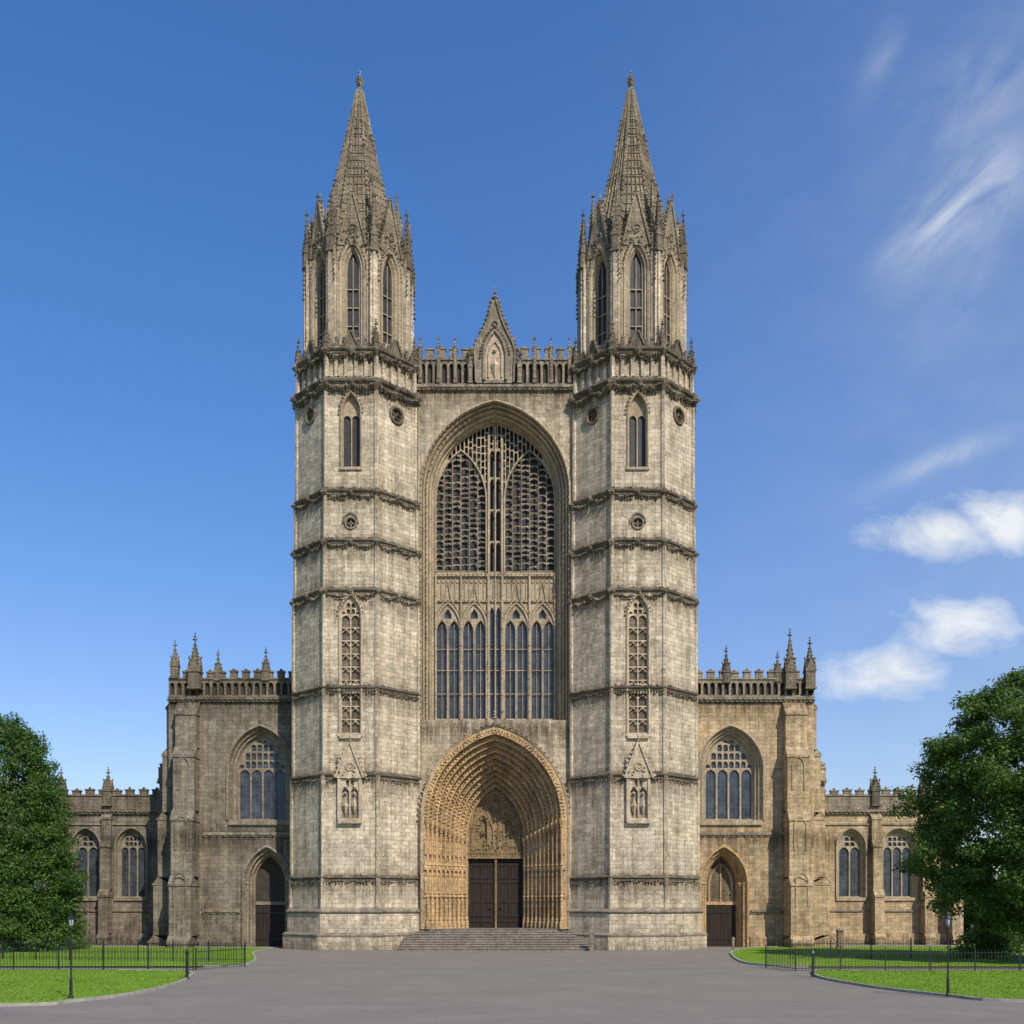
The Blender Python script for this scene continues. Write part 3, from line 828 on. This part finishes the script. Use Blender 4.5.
# ---- wings
def wing(s):
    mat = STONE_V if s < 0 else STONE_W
    Y = 6.0; X0, X1 = 15.9, (28.0 if s < 0 else 27.3)
    xa, xb = (s*X1, s*X0) if s < 0 else (X0, X1)
    Wn = Arch(s*20.15, 2.05, 10.9, 15.3, 18.2)
    Dn = Arch(s*19.55, 1.3, 0.02, 5.5, 7.8)
    b = B()
    slab(b, xa, xb, 0, 21.4, [Wn.off(.62), Dn.off(.6)], Y, Y+.1, 12)
    b.box(xa+.02, xb-.02, Y+1.6, 30, 0, 23)
    xe = s*X1
    b.poly([(xe, Y, 0), (xe, Y+2, 0), (xe, Y+2, 21.4), (xe, Y, 21.4)])
    b.poly([(xa, Y, 21.4), (xb, Y, 21.4), (xb, Y+2, 21.4), (xa, Y+2, 21.4)])
    u, v = sorted((s*21.8, xe)); b.box(u, v, Y-.18, Y-.003, 0, .9)
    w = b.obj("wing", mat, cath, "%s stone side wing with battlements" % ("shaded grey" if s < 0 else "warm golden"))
    c = B()
    sweep(c, Wn, [(.85, Y+.02), (.85, Y-.16), (.7, Y-.2), (.62, Y-.02), (.55, Y+.25), (.4, Y+.2), (.32, Y+.5), (.15, Y+.5), (.05, Y+.8), (0, Y+.8), (0, Y+1.1)], 12)
    gwin(c, Wn, Y+.6, 4, .45, .15, 4, 0)
    c.box(Wn.cx-2.7, Wn.cx+2.7, Y-.2, Y+1.0, 10.45, 10.88)
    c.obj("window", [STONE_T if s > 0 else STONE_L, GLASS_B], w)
    c = B()
    sweep(c, Dn, [(.85, Y+.02), (.85, Y-.2), (.68, Y-.24), (.6, Y-.02), (.5, Y+.2), (.38, Y+.2), (.3, Y+.6), (.15, Y+.6), (.05, Y+1.0), (0, Y+1.0), (0, Y+1.5)], 10)
    for q in (-1, 1):
        for o, yv in ((.45, Y+.12), (.22, Y+.5)):
            tube(c, [(Dn.cx+q*(1.3+o), .0), (Dn.cx+q*(1.3+o), 5.5)], yv, .1)
            c.lump((Dn.cx+q*(1.3+o), yv, 5.4), .2)
    c.box(Dn.cx-1.3, Dn.cx+1.3, Y+1.2, Y+1.35, 3.6, 3.9)
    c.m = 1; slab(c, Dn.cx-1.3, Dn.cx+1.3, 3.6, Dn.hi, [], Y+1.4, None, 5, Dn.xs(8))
    if s > 0:
        c.m = 0
        tube(c, Arch(Dn.cx, 1.0, 3.9, 5.3, 7.2).outline(8), Y+1.36, .09); tube(c, [(Dn.cx, 3.9), (Dn.cx, 7.2)], Y+1.36, .08)
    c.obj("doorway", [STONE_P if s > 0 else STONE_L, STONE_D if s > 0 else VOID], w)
    c = B()
    for i in range(8):
        c.box(Dn.cx-1.25+.3125*i+.01, Dn.cx-1.25+.3125*(i+1)-.01, Y+1.25, Y+1.35, .03, 3.58)
    c.box(Dn.cx-1.28, Dn.cx+1.28, Y+1.3, Y+1.38, .02, 3.6)
    c.m = 1
    for z in (.6, 2.9): c.box(Dn.cx-1.2, Dn.cx+1.2, Y+1.2, Y+1.24, z, z+.09)
    c.lump((Dn.cx+.9, Y+1.18, 1.5), .07)
    c.obj("door", [WOOD, IRON], w)
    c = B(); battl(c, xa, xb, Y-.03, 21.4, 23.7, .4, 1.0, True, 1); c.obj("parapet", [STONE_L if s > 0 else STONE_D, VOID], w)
    c = B()
    for z in (9.6, 3.0):
        segs = [(21.9, 25.0)] if z < 9 else [(16, 25.0)]
        for p, q in segs:
            u, v = sorted((s*p, s*q)); c.box(u, v, Y-.16, Y-.002, z, z+.22); c.box(u, v, Y-.08, Y-.003, z-.14, z-.002)
            for x, _ in along([(u, 0), (v, 0)], .6): c.lump((x, Y-.14, z-.03), .1)
    c.obj("string_course", STONE_L, w)
    c = B(); bx = s*(X1-1.75)
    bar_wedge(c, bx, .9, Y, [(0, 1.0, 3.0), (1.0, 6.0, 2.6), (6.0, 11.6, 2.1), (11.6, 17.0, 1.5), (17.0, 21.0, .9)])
    c.M = Matrix.Translation((s*X1, 7.3, 0)) @ Matrix.Rotation(s*math.pi/2, 4, 'Z')
    bar_wedge(c, 0, .8, 0, [(0, 1.0, 1.9), (1.0, 6.0, 1.5), (6.0, 11.6, 1.1), (11.6, 17.0, .7), (17.0, 21.0, .35)])
    c.M = Matrix.Identity(4)
    for z, pj in ((3.5, 2.6), (8.2, 2.1), (13.3, 1.5)):
        tube(c, Arch(bx, .5, z, z+2.0, z+2.8).outline(6), Y-pj-.02, .08)
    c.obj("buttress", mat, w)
    pins = [(-27.5, 23.6, .62, 1.1, 1.5), (-25.7, 22.6, .95, 1.6, 2.4), (-23.8, 23.4, .5, .8, 1.2), (-19.7, 23.4, .55, .9, 1.3)] if s < 0 else \
           [(26.9, 22.6, .8, 1.7, 2.0), (25.2, 22.6, .85, 1.6, 2.8), (24.2, 23.3, .5, .9, 1.0), (19.8, 23.2, .6, 1.0, 1.5)]
    for x, z, ww, hs, hp in pins:
        c = B(); pinn(c, x, Y+.15 if ww < .7 else Y-.1, z-.6, ww, hs, hp); c.obj("pinnacle", STONE_D, w)
    c = B(); x = s*(X1+1.3)
    c.box(x-.7, x+.7, 9.6, 11.4, 0, 15.2)
    battl(c, x-.75, x+.75, 9.5, 14.8, 16.2, .4, .7, False)
    c.obj("turret", mat, w)
    c = B(); pinn(c, x-s*.1, 10.2, 15.6, .6, .8, 1.6); c.obj("pinnacle", STONE_D, w)
wing(-1); wing(1)

def side_range(s):
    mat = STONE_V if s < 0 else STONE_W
    Y = 12.0; X0, X1 = 28.0, (50.0 if s < 0 else 42.0)
    xa, xb = sorted((s*X0, s*X1))
    cxs = [(-33.35, 1.12), (-37.5, 1.0), (-41.9, 1.1), (-46.2, 1.1)] if s < 0 else [(32.4, 1.0), (36.75, 1.3)]
    Ws = [Arch(x, w, 4.3, 8.9, 10.3) for x, w in cxs]
    b = B()
    slab(b, xa, xb, 0, 12.3, [A.off(.25) for A in Ws], Y, Y+.15, 10)
    b.box(xa, xb, Y+1.0, Y+12, 0, 13.0)
    xe = s*X1; b.poly([(xe, Y, 0), (xe, Y+1.2, 0), (xe, Y+1.2, 12.3), (xe, Y, 12.3)])
    b.box(xa, xb, Y-.2, Y-.003, 0, 1.0)
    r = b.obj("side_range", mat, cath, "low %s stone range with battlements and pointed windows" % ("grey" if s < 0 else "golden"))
    for A in Ws:
        c = B()
        sweep(c, A, [(.42, Y+.02), (.42, Y-.14), (.3, Y-.14), (.25, Y), (.2, Y+.2), (.1, Y+.2), (0, Y+.4), (0, Y+.7)], 8)
        gwin(c, A, Y+.2, 3 if A.w > 1.05 else 2, .45, .11, 3, 0)
        c.box(A.cx-A.w-.4, A.cx+A.w+.4, Y-.16, Y+.5, 4.0, 4.28)
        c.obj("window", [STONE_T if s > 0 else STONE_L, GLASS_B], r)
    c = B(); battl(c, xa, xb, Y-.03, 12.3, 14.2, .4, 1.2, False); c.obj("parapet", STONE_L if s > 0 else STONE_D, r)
    c = B(); c.box(xa, xb, Y-.12, Y-.004, 3.0, 3.2); c.box(xa, xb, Y-.12, Y-.004, 10.9, 11.05); c.obj("string_course", STONE_L, r)
    bx = [-35.5, -39.8, -44.1] if s < 0 else [34.6, 39.1]
    for x in bx:
        c = B(); bar_wedge(c, x, .42, Y, [(0, 1.0, 1.4), (1.0, 5.0, 1.2), (5.0, 9.5, .8), (9.5, 12.0, .4)]); c.obj("buttress", mat, r)
        c = B(); pinn(c, x, Y+.1, 12.6, .75, 1.5, 1.3); c.obj("pinnacle", STONE_D, r)
    if s > 0:
        c = B(); bar_wedge(c, 41.6, .5, Y, [(0, 1.0, 1.6), (1.0, 5.0, 1.3), (5.0, 10.5, .8)]); c.obj("buttress", mat, r)
side_range(-1); side_range(1)

# ------------------------------------------------------------------ ground
def Yd(d): return d - CAMD
def sheet(name, pts, z, mat):
    b = B(); b.poly([(x, y, z) for x, y in pts]); o = b.obj(name, mat); o["kind"] = "structure"; return o
sheet("ground", [(-3000, -500), (3000, -500), (3000, 5000), (-3000, 5000)], -.004, FIELD)
sheet("forecourt_road", [(-120, -100), (120, -100), (120, 14), (-120, 14)], 0.0, ASPH)

def smooth_path(pts, n=6):
    out = []
    P = [pts[0]]+pts+[pts[-1]]
    for i in range(1, len(P)-2):
        p0, p1, p2, p3 = [np.array(q, float) for q in P[i-1:i+3]]
        for k in range(n):
            t = k/n; out.append(tuple(.5*((2*p1)+(-p0+p2)*t+(2*p0-5*p1+4*p2-p3)*t*t+(-p0+3*p1-3*p2+p3)*t**3)))
    out.append(tuple(pts[-1])); return out
def gp(px, py):
    d = F*CAMH/(py-905); return ((px-512)*d/F+CAMX, Yd(d))
frontL = smooth_path([(-70, Yd(35)), (-30, Yd(36.2)), gp(0, 1006.5), gp(70, 1002.5), gp(130, 995), gp(170, 986.5), gp(188, 979), gp(186, 972.5), (-20, Yd(57.8))]) + [(-70, Yd(57.8))]
frontR = smooth_path([(70, Yd(36)), (30, Yd(37.5)), gp(1024, 1002.5), gp(950, 997), gp(885, 989.5), gp(835, 981.5), gp(815, 976), gp(818, 971), (20.0, Yd(57))]) + [(70, Yd(57))]
backL = smooth_path([(-16.4, Yd(61.2)), (-14.6, Yd(64)), (-15.5, Yd(70)), (-18, Yd(80)), (-18.3, Yd(88))]) + [(-70, Yd(96)), (-70, Yd(61.2))]
backR = smooth_path([(18.5, Yd(61)), (15.9, Yd(64)), (16.5, Yd(72)), (18.5, Yd(82)), (22.0, Yd(89.5))]) + [(75, Yd(96)), (75, Yd(61))]
def lawn(name, pts):
    b = B(); b.poly([(x, y, .07) for x, y in pts]); o = b.obj(name, GRASS); o["kind"] = "structure"
    k = B(); P = pts[:-1]
    sec = []
    for i, (x, y) in enumerate(P):
        x0, y0 = P[max(i-1, 0)]; x1, y1 = P[min(i+1, len(P)-1)]
        tx, ty = x1-x0, y1-y0; l = math.hypot(tx, ty) or 1; nx, ny = -ty/l*.07, tx/l*.07
        sec.append([(x-nx, y-ny, 0), (x-nx, y-ny, .11), (x+nx, y+ny, .11), (x+nx, y+ny, 0)])
    k.grid(sec); o = k.obj("kerb", KERB); o["kind"] = "structure"
for nm, p in (("lawn", frontL), ("lawn", frontR), ("lawn", backL), ("lawn", backR)): lawn(nm, p)

def inpoly(x, y, P):
    c = np.zeros(len(x), bool); n = len(P)
    for i in range(n):
        x0, y0 = P[i]; x1, y1 = P[(i+1) % n]
        if y0 == y1: continue
        cond = ((y0 > y) != (y1 > y)) & (x < (x1-x0)*(y-y0)/(y1-y0)+x0); c ^= cond
    return c
def fast_mesh(name, V, quads, mat, k=4):
    me = bpy.data.meshes.new(name)
    n = len(V)//k
    me.vertices.add(len(V)); me.vertices.foreach_set("co", V.astype(np.float32).ravel())
    me.loops.add(len(V)); me.loops.foreach_set("vertex_index", np.arange(len(V), dtype=np.int32))
    me.polygons.add(n); me.polygons.foreach_set("loop_start", np.arange(0, len(V), k, dtype=np.int32))
    me.polygons.foreach_set("loop_total", np.full(n, k, np.int32))
    me.update(calc_edges=True); me.materials.append(mat)
    o = bpy.data.objects.new(name, me); bpy.context.collection.objects.link(o); return o
rs = np.random.RandomState(3)
GV = []
for P, x0, x1, y0, y1, cnt in ((frontL, -32, -14, Yd(35), Yd(58), 42000), (frontR, 14, 34, Yd(35), Yd(58), 42000), (backL, -36, -14, Yd(61), Yd(85), 16000), (backR, 15, 40, Yd(61), Yd(85), 16000)):
    x = rs.uniform(x0, x1, cnt); y = rs.uniform(y0, y1, cnt); m = inpoly(x, y, P); x, y = x[m], y[m]; n = len(x)
    a = rs.uniform(0, 6.28, n); h = rs.uniform(.02, .06, n); w = .02
    lean = rs.normal(0, .04, (n, 2))
    tri = np.empty((n, 3, 3)); tri[:, 0] = np.c_[x-w*np.cos(a), y-w*np.sin(a), np.full(n, .068)]; tri[:, 1] = np.c_[x+w*np.cos(a), y+w*np.sin(a), np.full(n, .068)]
    tri[:, 2] = np.c_[x+lean[:, 0], y+lean[:, 1], .07+h]; GV.append(tri.reshape(-1, 3))
o = fast_mesh("grass_blades", np.concatenate(GV), None, GRASS, 3); o["kind"] = "stuff"
o["label"] = "short mown green grass blades on the lawns"; o["category"] = "grass"

# ------------------------------------------------------------------ foliage
def leaves(clumps, per, size, seed, flat=.72):
    r = np.random.RandomState(seed); out = []
    for (cx, cy, cz, cr) in clumps:
        n = int(per*(cr/1.4)**2)
        d = r.normal(size=(n, 3)); d /= np.linalg.norm(d, axis=1)[:, None]
        rr = cr*(r.uniform(.15, 1, n)**.45)*(1+.18*r.normal(size=n))
        c = np.array([cx, cy, cz])+d*rr[:, None]*np.array([1, 1, flat])
        nrm = d*.8+r.normal(size=(n, 3))*.55+np.array([0, 0, .45]); nrm /= np.linalg.norm(nrm, axis=1)[:, None]
        t = np.cross(nrm, r.normal(size=(n, 3))); t /= np.linalg.norm(t, axis=1)[:, None]; u = np.cross(nrm, t)
        s = size*r.uniform(.6, 1.35, n)[:, None]
        q = np.stack([c-t*s, c-u*s*.5, c+t*s, c+u*s*.5], 1); out.append(q.reshape(-1, 3))
    return np.concatenate(out)
def limb(b, p0, p1, r0, r1, n=7):
    p0, p1 = Vector(p0), Vector(p1); d = (p1-p0).normalized()
    a = d.cross(Vector((0, 0, 1)) if abs(d.z) < .9 else Vector((1, 0, 0))).normalized(); c = d.cross(a)
    rows = []
    for i in range(4):
        t = i/3; p = p0.lerp(p1, t)+(a*R.uniform(-.1, .1)*r0*4 if 0 < i < 3 else Vector()); r = r0+(r1-r0)*t
        rows.append([tuple(p+a*r*math.cos(k*2*math.pi/n)+c*r*math.sin(k*2*math.pi/n)) for k in range(n)])
    b.grid(rows, True)
def tree(name, loc, shape, smax, H, trunk_h, tr, mat, seed, nclump, per, size, label, cr=(1.0, 1.7), lobes=.12, fmin=.25, tiers=0.0, flat=.72, nl=8):
    rr = random.Random(seed)
    e = bpy.data.objects.new(name, None); bpy.context.collection.objects.link(e); e.location = loc
    e["label"] = label; e["category"] = "tree"; e["group"] = "trees beside the cathedral"
    b = B(); limb(b, (0, 0, -.1), (0, 0, trunk_h), tr*1.15, tr*.8, 10); limb(b, (0, 0, trunk_h), (.2, .2, H*.7), tr*.8, tr*.1, 8)
    b.lathe(0, 0, [(tr*1.7, -.05), (tr*1.25, .35), (tr*1.05, .9)], 10)
    cl = []; tries = 0
    while len(cl) < nclump and tries < 30000:
        tries += 1
        z = rr.uniform(0, 1); rad_ = shape(z)
        if rad_ <= 0 or rr.random() > (rad_/smax)**.75: continue
        a = rr.uniform(0, 6.283); f = rr.uniform(fmin, 1)**.5
        f *= 1+lobes*math.sin(a*3+seed)+lobes*.8*math.sin(a*5+z*9+seed)+tiers*math.sin(z*34+2*math.sin(a))
        cl.append((rad_*f*math.cos(a), rad_*f*math.sin(a), z*H-(.09*rad_*f if tiers else 0), rr.uniform(*cr)*(.75+.25*rad_/smax)))
    for c in cl[::nl]:
        q = .85
        zr = max(trunk_h*.7, c[2]-math.hypot(c[0], c[1])*.7-.5)
        limb(b, (0, 0, min(zr, H*.6)), (c[0]*q, c[1]*q, c[2]-.2), tr*.25, .02, 5)
    b.obj("trunk", BARK, e)
    o = fast_mesh("crown", leaves(cl, per, size, seed, flat), None, mat); o.parent = e
    return e
tree("conical_tree", (-38.9, Yd(84), .05), lambda z: np.interp(z, [.0, .1, .35, .6, .8, .93, 1], [5.6, 6.0, 5.6, 4.7, 3.6, 2.4, 1.0]), 6.0, 18.4, 2.5, .4, LEAF_L, 12, 950, 430, .12,
     "dense mid-green tree with foliage down to the lawn", (.7, 1.15), .02, .45, 0, .72, 30)
tree("broadleaf_tree", (34.0, Yd(66), .05), lambda z: 0 if z < .14 else np.interp(z, [.14, .26, .5, .7, .85, .95, 1], [3.6, 6.1, 7.2, 6.6, 5.0, 3.2, 1.4]), 7.2, 18.0, 3.0, .42, LEAF_R, 5, 720, 400, .12,
     "spreading broadleaf tree with full green crown beside the building", (.75, 1.35), .07, .3, .09, .55, 14)
def bush(name, loc, w, h, n, seed, mat, label):
    rr = random.Random(seed); cl = []
    for i in range(n):
        a = rr.uniform(0, 6.28); f = rr.random()**.5; z = rr.uniform(.2, 1)
        cl.append((w*f*math.cos(a)*(1.1-z*.4), w*.7*f*math.sin(a), h*z*.85*(1-.3*f*f), rr.uniform(.5, .8)))
    V = leaves(cl, 420, .1, seed)
    V[:, 2] = np.maximum(V[:, 2], .02)
    o = fast_mesh(name, V, None, mat); o.location = loc; o["label"] = label; o["category"] = "shrub"
    o["group"] = "shrubs at the lawn edges"; return o
bush("shrub", (39.4, Yd(82), .05), 2.2, 3.2, 46, 21, LEAF_R, "rounded light green shrub beneath the spreading tree")
bush("shrub", (42.8, Yd(80), .05), 2.6, 3.2, 50, 22, LEAF_R, "rounded light green shrub beneath the spreading tree")
bush("shrub", (33.2, Yd(71), .05), 2.2, 2.2, 46, 24, LEAF_R, "rounded light green shrub behind the iron railing")
bush("shrub", (-39.5, Yd(79), .05), 2.2, 1.2, 22, 23, LEAF_L, "low dark shrub at the foot of the dense tree")
cl = []
rr = random.Random(9)
for s in (-1, 1):
    for i in range(260):
        cl.append((s*rr.uniform(43, 130), 45+rr.uniform(-6, 6), rr.uniform(.5, 8.5), rr.uniform(1.6, 2.8)))
o = fast_mesh("distant_woodland", leaves(cl, 70, .45, 9), None, LEAF_F); o["kind"] = "stuff"
o["label"] = "far-off mass of dark green trees"; o["category"] = "woodland"

# ------------------------------------------------------------------ railings, lamps, posts
def railing(pts, z, label):
    b = B()
    x0, y0 = pts[0]
    for (xa, ya), (xb, yb) in zip(pts[:-1], pts[1:]):
        l = math.hypot(xb-xa, yb-ya); ang = math.atan2(yb-ya, xb-xa)
        b.M = Matrix.Translation((xa-x0, ya-y0, 0)) @ Matrix.Rotation(ang, 4, 'Z')
        for zz in (.14, 1.0): b.box(0, l, -.015, .015, zz, zz+.03)
        n = int(l/.18)
        for i in range(n+1):
            x = l*i/n
            b.box(x-.009, x+.009, -.009, .009, .0, 1.12); b.cyl(x, 0, 1.12, 1.24, .02, .003, 4, 0, False)
        m = max(1, int(l/2.4))
        for i in range(m+1):
            x = l*i/m
            b.box(x-.03, x+.03, -.03, .03, -.05, 1.25); b.lump((x, 0, 1.31), .055)
    o = b.obj("iron_railing", IRON); o.location = (x0, y0, z); o["label"] = label; o["category"] = "railing"; o["group"] = "iron railings around the lawns"
p187 = (gp(187, 972)[0]-.1, Yd(58.5))
railing([(-46, Yd(58.9)), p187], .0, "low black spiked iron railing along the lawn")
railing([(p187[0]+.15, p187[1]), (-14.3, Yd(62.5))], 0, "short black iron railing turning towards the cathedral")
railing([(-15.2, Yd(66)), (-46, Yd(72))], .07, "low black iron railing crossing the rear lawn")
railing([(16.0, Yd(61)), (16.8, Yd(57.6)), (46, Yd(57.6))], 0, "low black spiked iron railing along the lawn")
railing([(19.5, Yd(69)), (30.5, Yd(70.5))], .07, "low black iron railing crossing the rear lawn")

b = B()
b.lathe(0, 0, [(.1, 0), (.1, .07), (.065, .12), (.055, .7), (.034, .85), (.026, 2.6), (.045, 2.64), (.045, 2.7), (.028, 2.74)], 10)
lp = b.obj("street_lamp", IRON)
b = B(); b.lathe(0, 0, [(.04, 2.74), (.075, 2.78), (.11, 3.0), (.0, 3.01)], 6); lg = b.obj("lamp_glass", LAMPGLASS, lp)
b = B()
b.lathe(0, 0, [(.14, 3.0), (.15, 3.03), (.08, 3.12), (.03, 3.17), (.04, 3.21), (.0, 3.28)], 6)
for k in range(6):
    a = k*math.pi/3
    limb(b, (.08*math.cos(a), .08*math.sin(a), 2.77), (.118*math.cos(a), .118*math.sin(a), 3.02), .01, .01, 4)
lt = b.obj("lantern_frame", IRON, lp)
lp["label"] = "slim black lamp post with small lantern on the lawn"; lp["category"] = "street lamp"; lp["group"] = "lamp posts on the lawns"
x, y = gp(71, 1000); lp.location = (x, y, .06)
l2 = lp.copy(); x, y = gp(948, 998); l2.location = (x, y, .06); bpy.context.collection.objects.link(l2)
for q in (lg, lt):
    c = q.copy(); c.parent = l2; bpy.context.collection.objects.link(c)

def post(loc, h, w, mat, name, label, cat):
    b = B(); b.box(-w*1.3, w*1.3, -w*1.3, w*1.3, 0, .12); b.box(-w, w, -w, w, .12, h*.86); b.box(-w*1.25, w*1.25, -w*1.25, w*1.25, h*.86, h*.93)
    b.lathe(0, 0, [(w*1.5, h*.93), (0.01, h*1.05)], 4, math.pi/4)
    o = b.obj(name, mat); o.location = loc; o["label"] = label; o["category"] = cat
post((gp(187, 980)[0], gp(187, 980)[1], 0), 1.45, .06, IRON, "gate_post", "slim black iron post at the lawn corner", "post")
post((gp(813, 977)[0], gp(813, 977)[1], 0), 1.3, .06, IRON, "gate_post", "slim black iron post at the lawn corner", "post")
post(((591-512)*.079+CAMX, Yd(83), 0), 1.6, .18, STONE_L, "stone_post", "small square stone post beside the steps", "stone post")
post(((731-512)*.078+CAMX, Yd(82), .0), 1.1, .1, STONE_L, "stone_post", "small weathered stone post near the side doorway", "stone post")
post(((844-512)*.08+CAMX, Yd(86), .07), 1.6, .22, STONE_D, "stone_pier", "dark weathered stone pier on the lawn by the wall", "stone pier")

# ------------------------------------------------------------------ light and sky
EL, AZ = 42, 31
sun = bpy.data.lights.new("sun", 'SUN'); sun.energy = 4.7; sun.angle = rad(.5); sun.color = (1, .92, .80)
so = bpy.data.objects.new("sun", sun); bpy.context.collection.objects.link(so)
dv = Vector((math.sin(rad(AZ))*math.cos(rad(EL)), -math.cos(rad(AZ))*math.cos(rad(EL)), math.sin(rad(EL))))
so.rotation_euler = dv.to_track_quat('Z', 'Y').to_euler(); so.location = dv*200

w = bpy.data.worlds.new("World"); bpy.context.scene.world = w; w.use_nodes = True
nt = w.node_tree; N = nt.nodes; L = nt.links
bg = N["Background"]; bg.inputs[1].default_value = .12
sky = N.new("ShaderNodeTexSky"); sky.sky_type = 'NISHITA'; sky.sun_disc = False
sky.sun_elevation = rad(EL); sky.sun_rotation = rad(180-AZ); sky.air_density = 1.0; sky.dust_density = .6; sky.ozone_density = 1.5
tc = N.new("ShaderNodeTexCoord"); sp = N.new("ShaderNodeSeparateXYZ"); L.new(tc.outputs["Generated"], sp.inputs[0])
def mth(op, a, b_=None, c_=None, clamp=False):
    n = N.new("ShaderNodeMath"); n.operation = op; n.use_clamp = clamp
    for i, v in enumerate((a, b_, c_)):
        if v is None: continue
        if hasattr(v, "links"): L.new(v, n.inputs[i])
        else: n.inputs[i].default_value = v
    return n.outputs[0]
yy = mth('MAXIMUM', sp.outputs[1], .05)
U = mth('DIVIDE', sp.outputs[0], yy); V = mth('DIVIDE', sp.outputs[2], yy)
front = mth('GREATER_THAN', sp.outputs[1], .06)
uv = N.new("ShaderNodeCombineXYZ"); L.new(U, uv.inputs[0]); L.new(V, uv.inputs[1])
def blob(px, py, sx, sy, ang, amp):
    u0, v0 = (px-512)/F, (905-py)/F; ca, sa = math.cos(rad(ang)), math.sin(rad(ang))
    du = mth('SUBTRACT', U, u0); dv_ = mth('SUBTRACT', V, v0)
    p = mth('ADD', mth('MULTIPLY', du, ca/(sx/F)), mth('MULTIPLY', dv_, sa/(sx/F)))
    q = mth('ADD', mth('MULTIPLY', du, -sa/(sy/F)), mth('MULTIPLY', dv_, ca/(sy/F)))
    r2 = mth('ADD', mth('MULTIPLY', p, p), mth('MULTIPLY', q, q))
    return mth('MULTIPLY', mth('EXPONENT', mth('MULTIPLY', r2, -1.0)), amp)
mp = N.new("ShaderNodeMapping"); mp.inputs["Scale"].default_value = (12, 20, 1); L.new(uv.outputs[0], mp.inputs[0])
n1 = noise(nt, mp.outputs[0], 1, 9, .6, .3)
solid = None
for bl in (blob(938, 534, 95, 38, 2, 1.25), blob(1010, 518, 90, 42, 0, 1.2), blob(895, 668, 85, 38, 10, 1.25), blob(950, 632, 85, 42, 12, 1.15)):
    solid = bl if solid is None else mth('MAXIMUM', solid, bl)
d1 = mth('MULTIPLY', mth('ADD', mth('SUBTRACT', solid, .5), mth('MULTIPLY', mth('SUBTRACT', n1, .5), 1.6)), 1.2, None, True)
gate = mth('MULTIPLY', mth('SUBTRACT', solid, .08), 3, None, True); d1 = mth('MULTIPLY', d1, gate)
rot = N.new("ShaderNodeVectorRotate"); rot.rotation_type = 'Z_AXIS'; rot.inputs["Angle"].default_value = rad(-48); L.new(uv.outputs[0], rot.inputs["Vector"])
st = N.new("ShaderNodeVectorMath"); st.operation = 'MULTIPLY'; L.new(rot.outputs[0], st.inputs[0]); st.inputs[1].default_value = (7, 19, 1)
n2 = noise(nt, st.outputs[0], 1, 9, .6, .7)
wisp = None
for bl in (blob(962, 208, 85, 34, 48, 1.05), blob(940, 460, 65, 12, 22, .5), blob(990, 95, 110, 50, 48, .38), blob(880, 60, 50, 14, 65, .22), blob(955, 290, 70, 28, 60, .3)):
    wisp = bl if wisp is None else mth('MAXIMUM', wisp, bl)
d2 = mth('MULTIPLY', mth('MULTIPLY', mth('SUBTRACT', n2, .28), 2.1, None, True), mth('MULTIPLY', wisp, .8))
d2 = mth('MINIMUM', mth('MAXIMUM', d2, 0), .7)
haze = blob(1120, 500, 380, 600, 0, .16)
dens = mth('MULTIPLY', mth('MAXIMUM', mth('MAXIMUM', d1, mth('ADD', d2, haze)), 0), front)
dens = mth('MINIMUM', dens, .93)
grad = ramp(nt, sp.outputs[2], [(0.0, (.95, .93, 1.12)), (.18, (.78, .92, 1.2)), (.4, (.60, .97, 1.42)), (.75, (.52, 1.02, 1.6))])
tint = mixc(nt, 'MULTIPLY', 1, sky.outputs[0], grad)
shade = ramp(nt, n1, [(.3, (5.6, 6.1, 6.8)), (.6, (7.5, 7.7, 7.9))])
col = mixc(nt, 'MIX', dens, tint, shade)
L.new(col, bg.inputs[0])

# ------------------------------------------------------------------ camera
cam = bpy.data.cameras.new("camera"); co = bpy.data.objects.new("camera", cam); bpy.context.collection.objects.link(co)
cam.sensor_width = 36; cam.lens = F/1024*36; cam.shift_y = (905-512)/1024; cam.clip_end = 8000; cam.clip_start = .1
co.location = (CAMX, -CAMD, CAMH); co.rotation_euler = (rad(90), 0, 0)
sc = bpy.context.scene; sc.camera = co
sc.view_settings.view_transform = 'Standard'; sc.view_settings.look = 'None'; sc.view_settings.exposure = 0
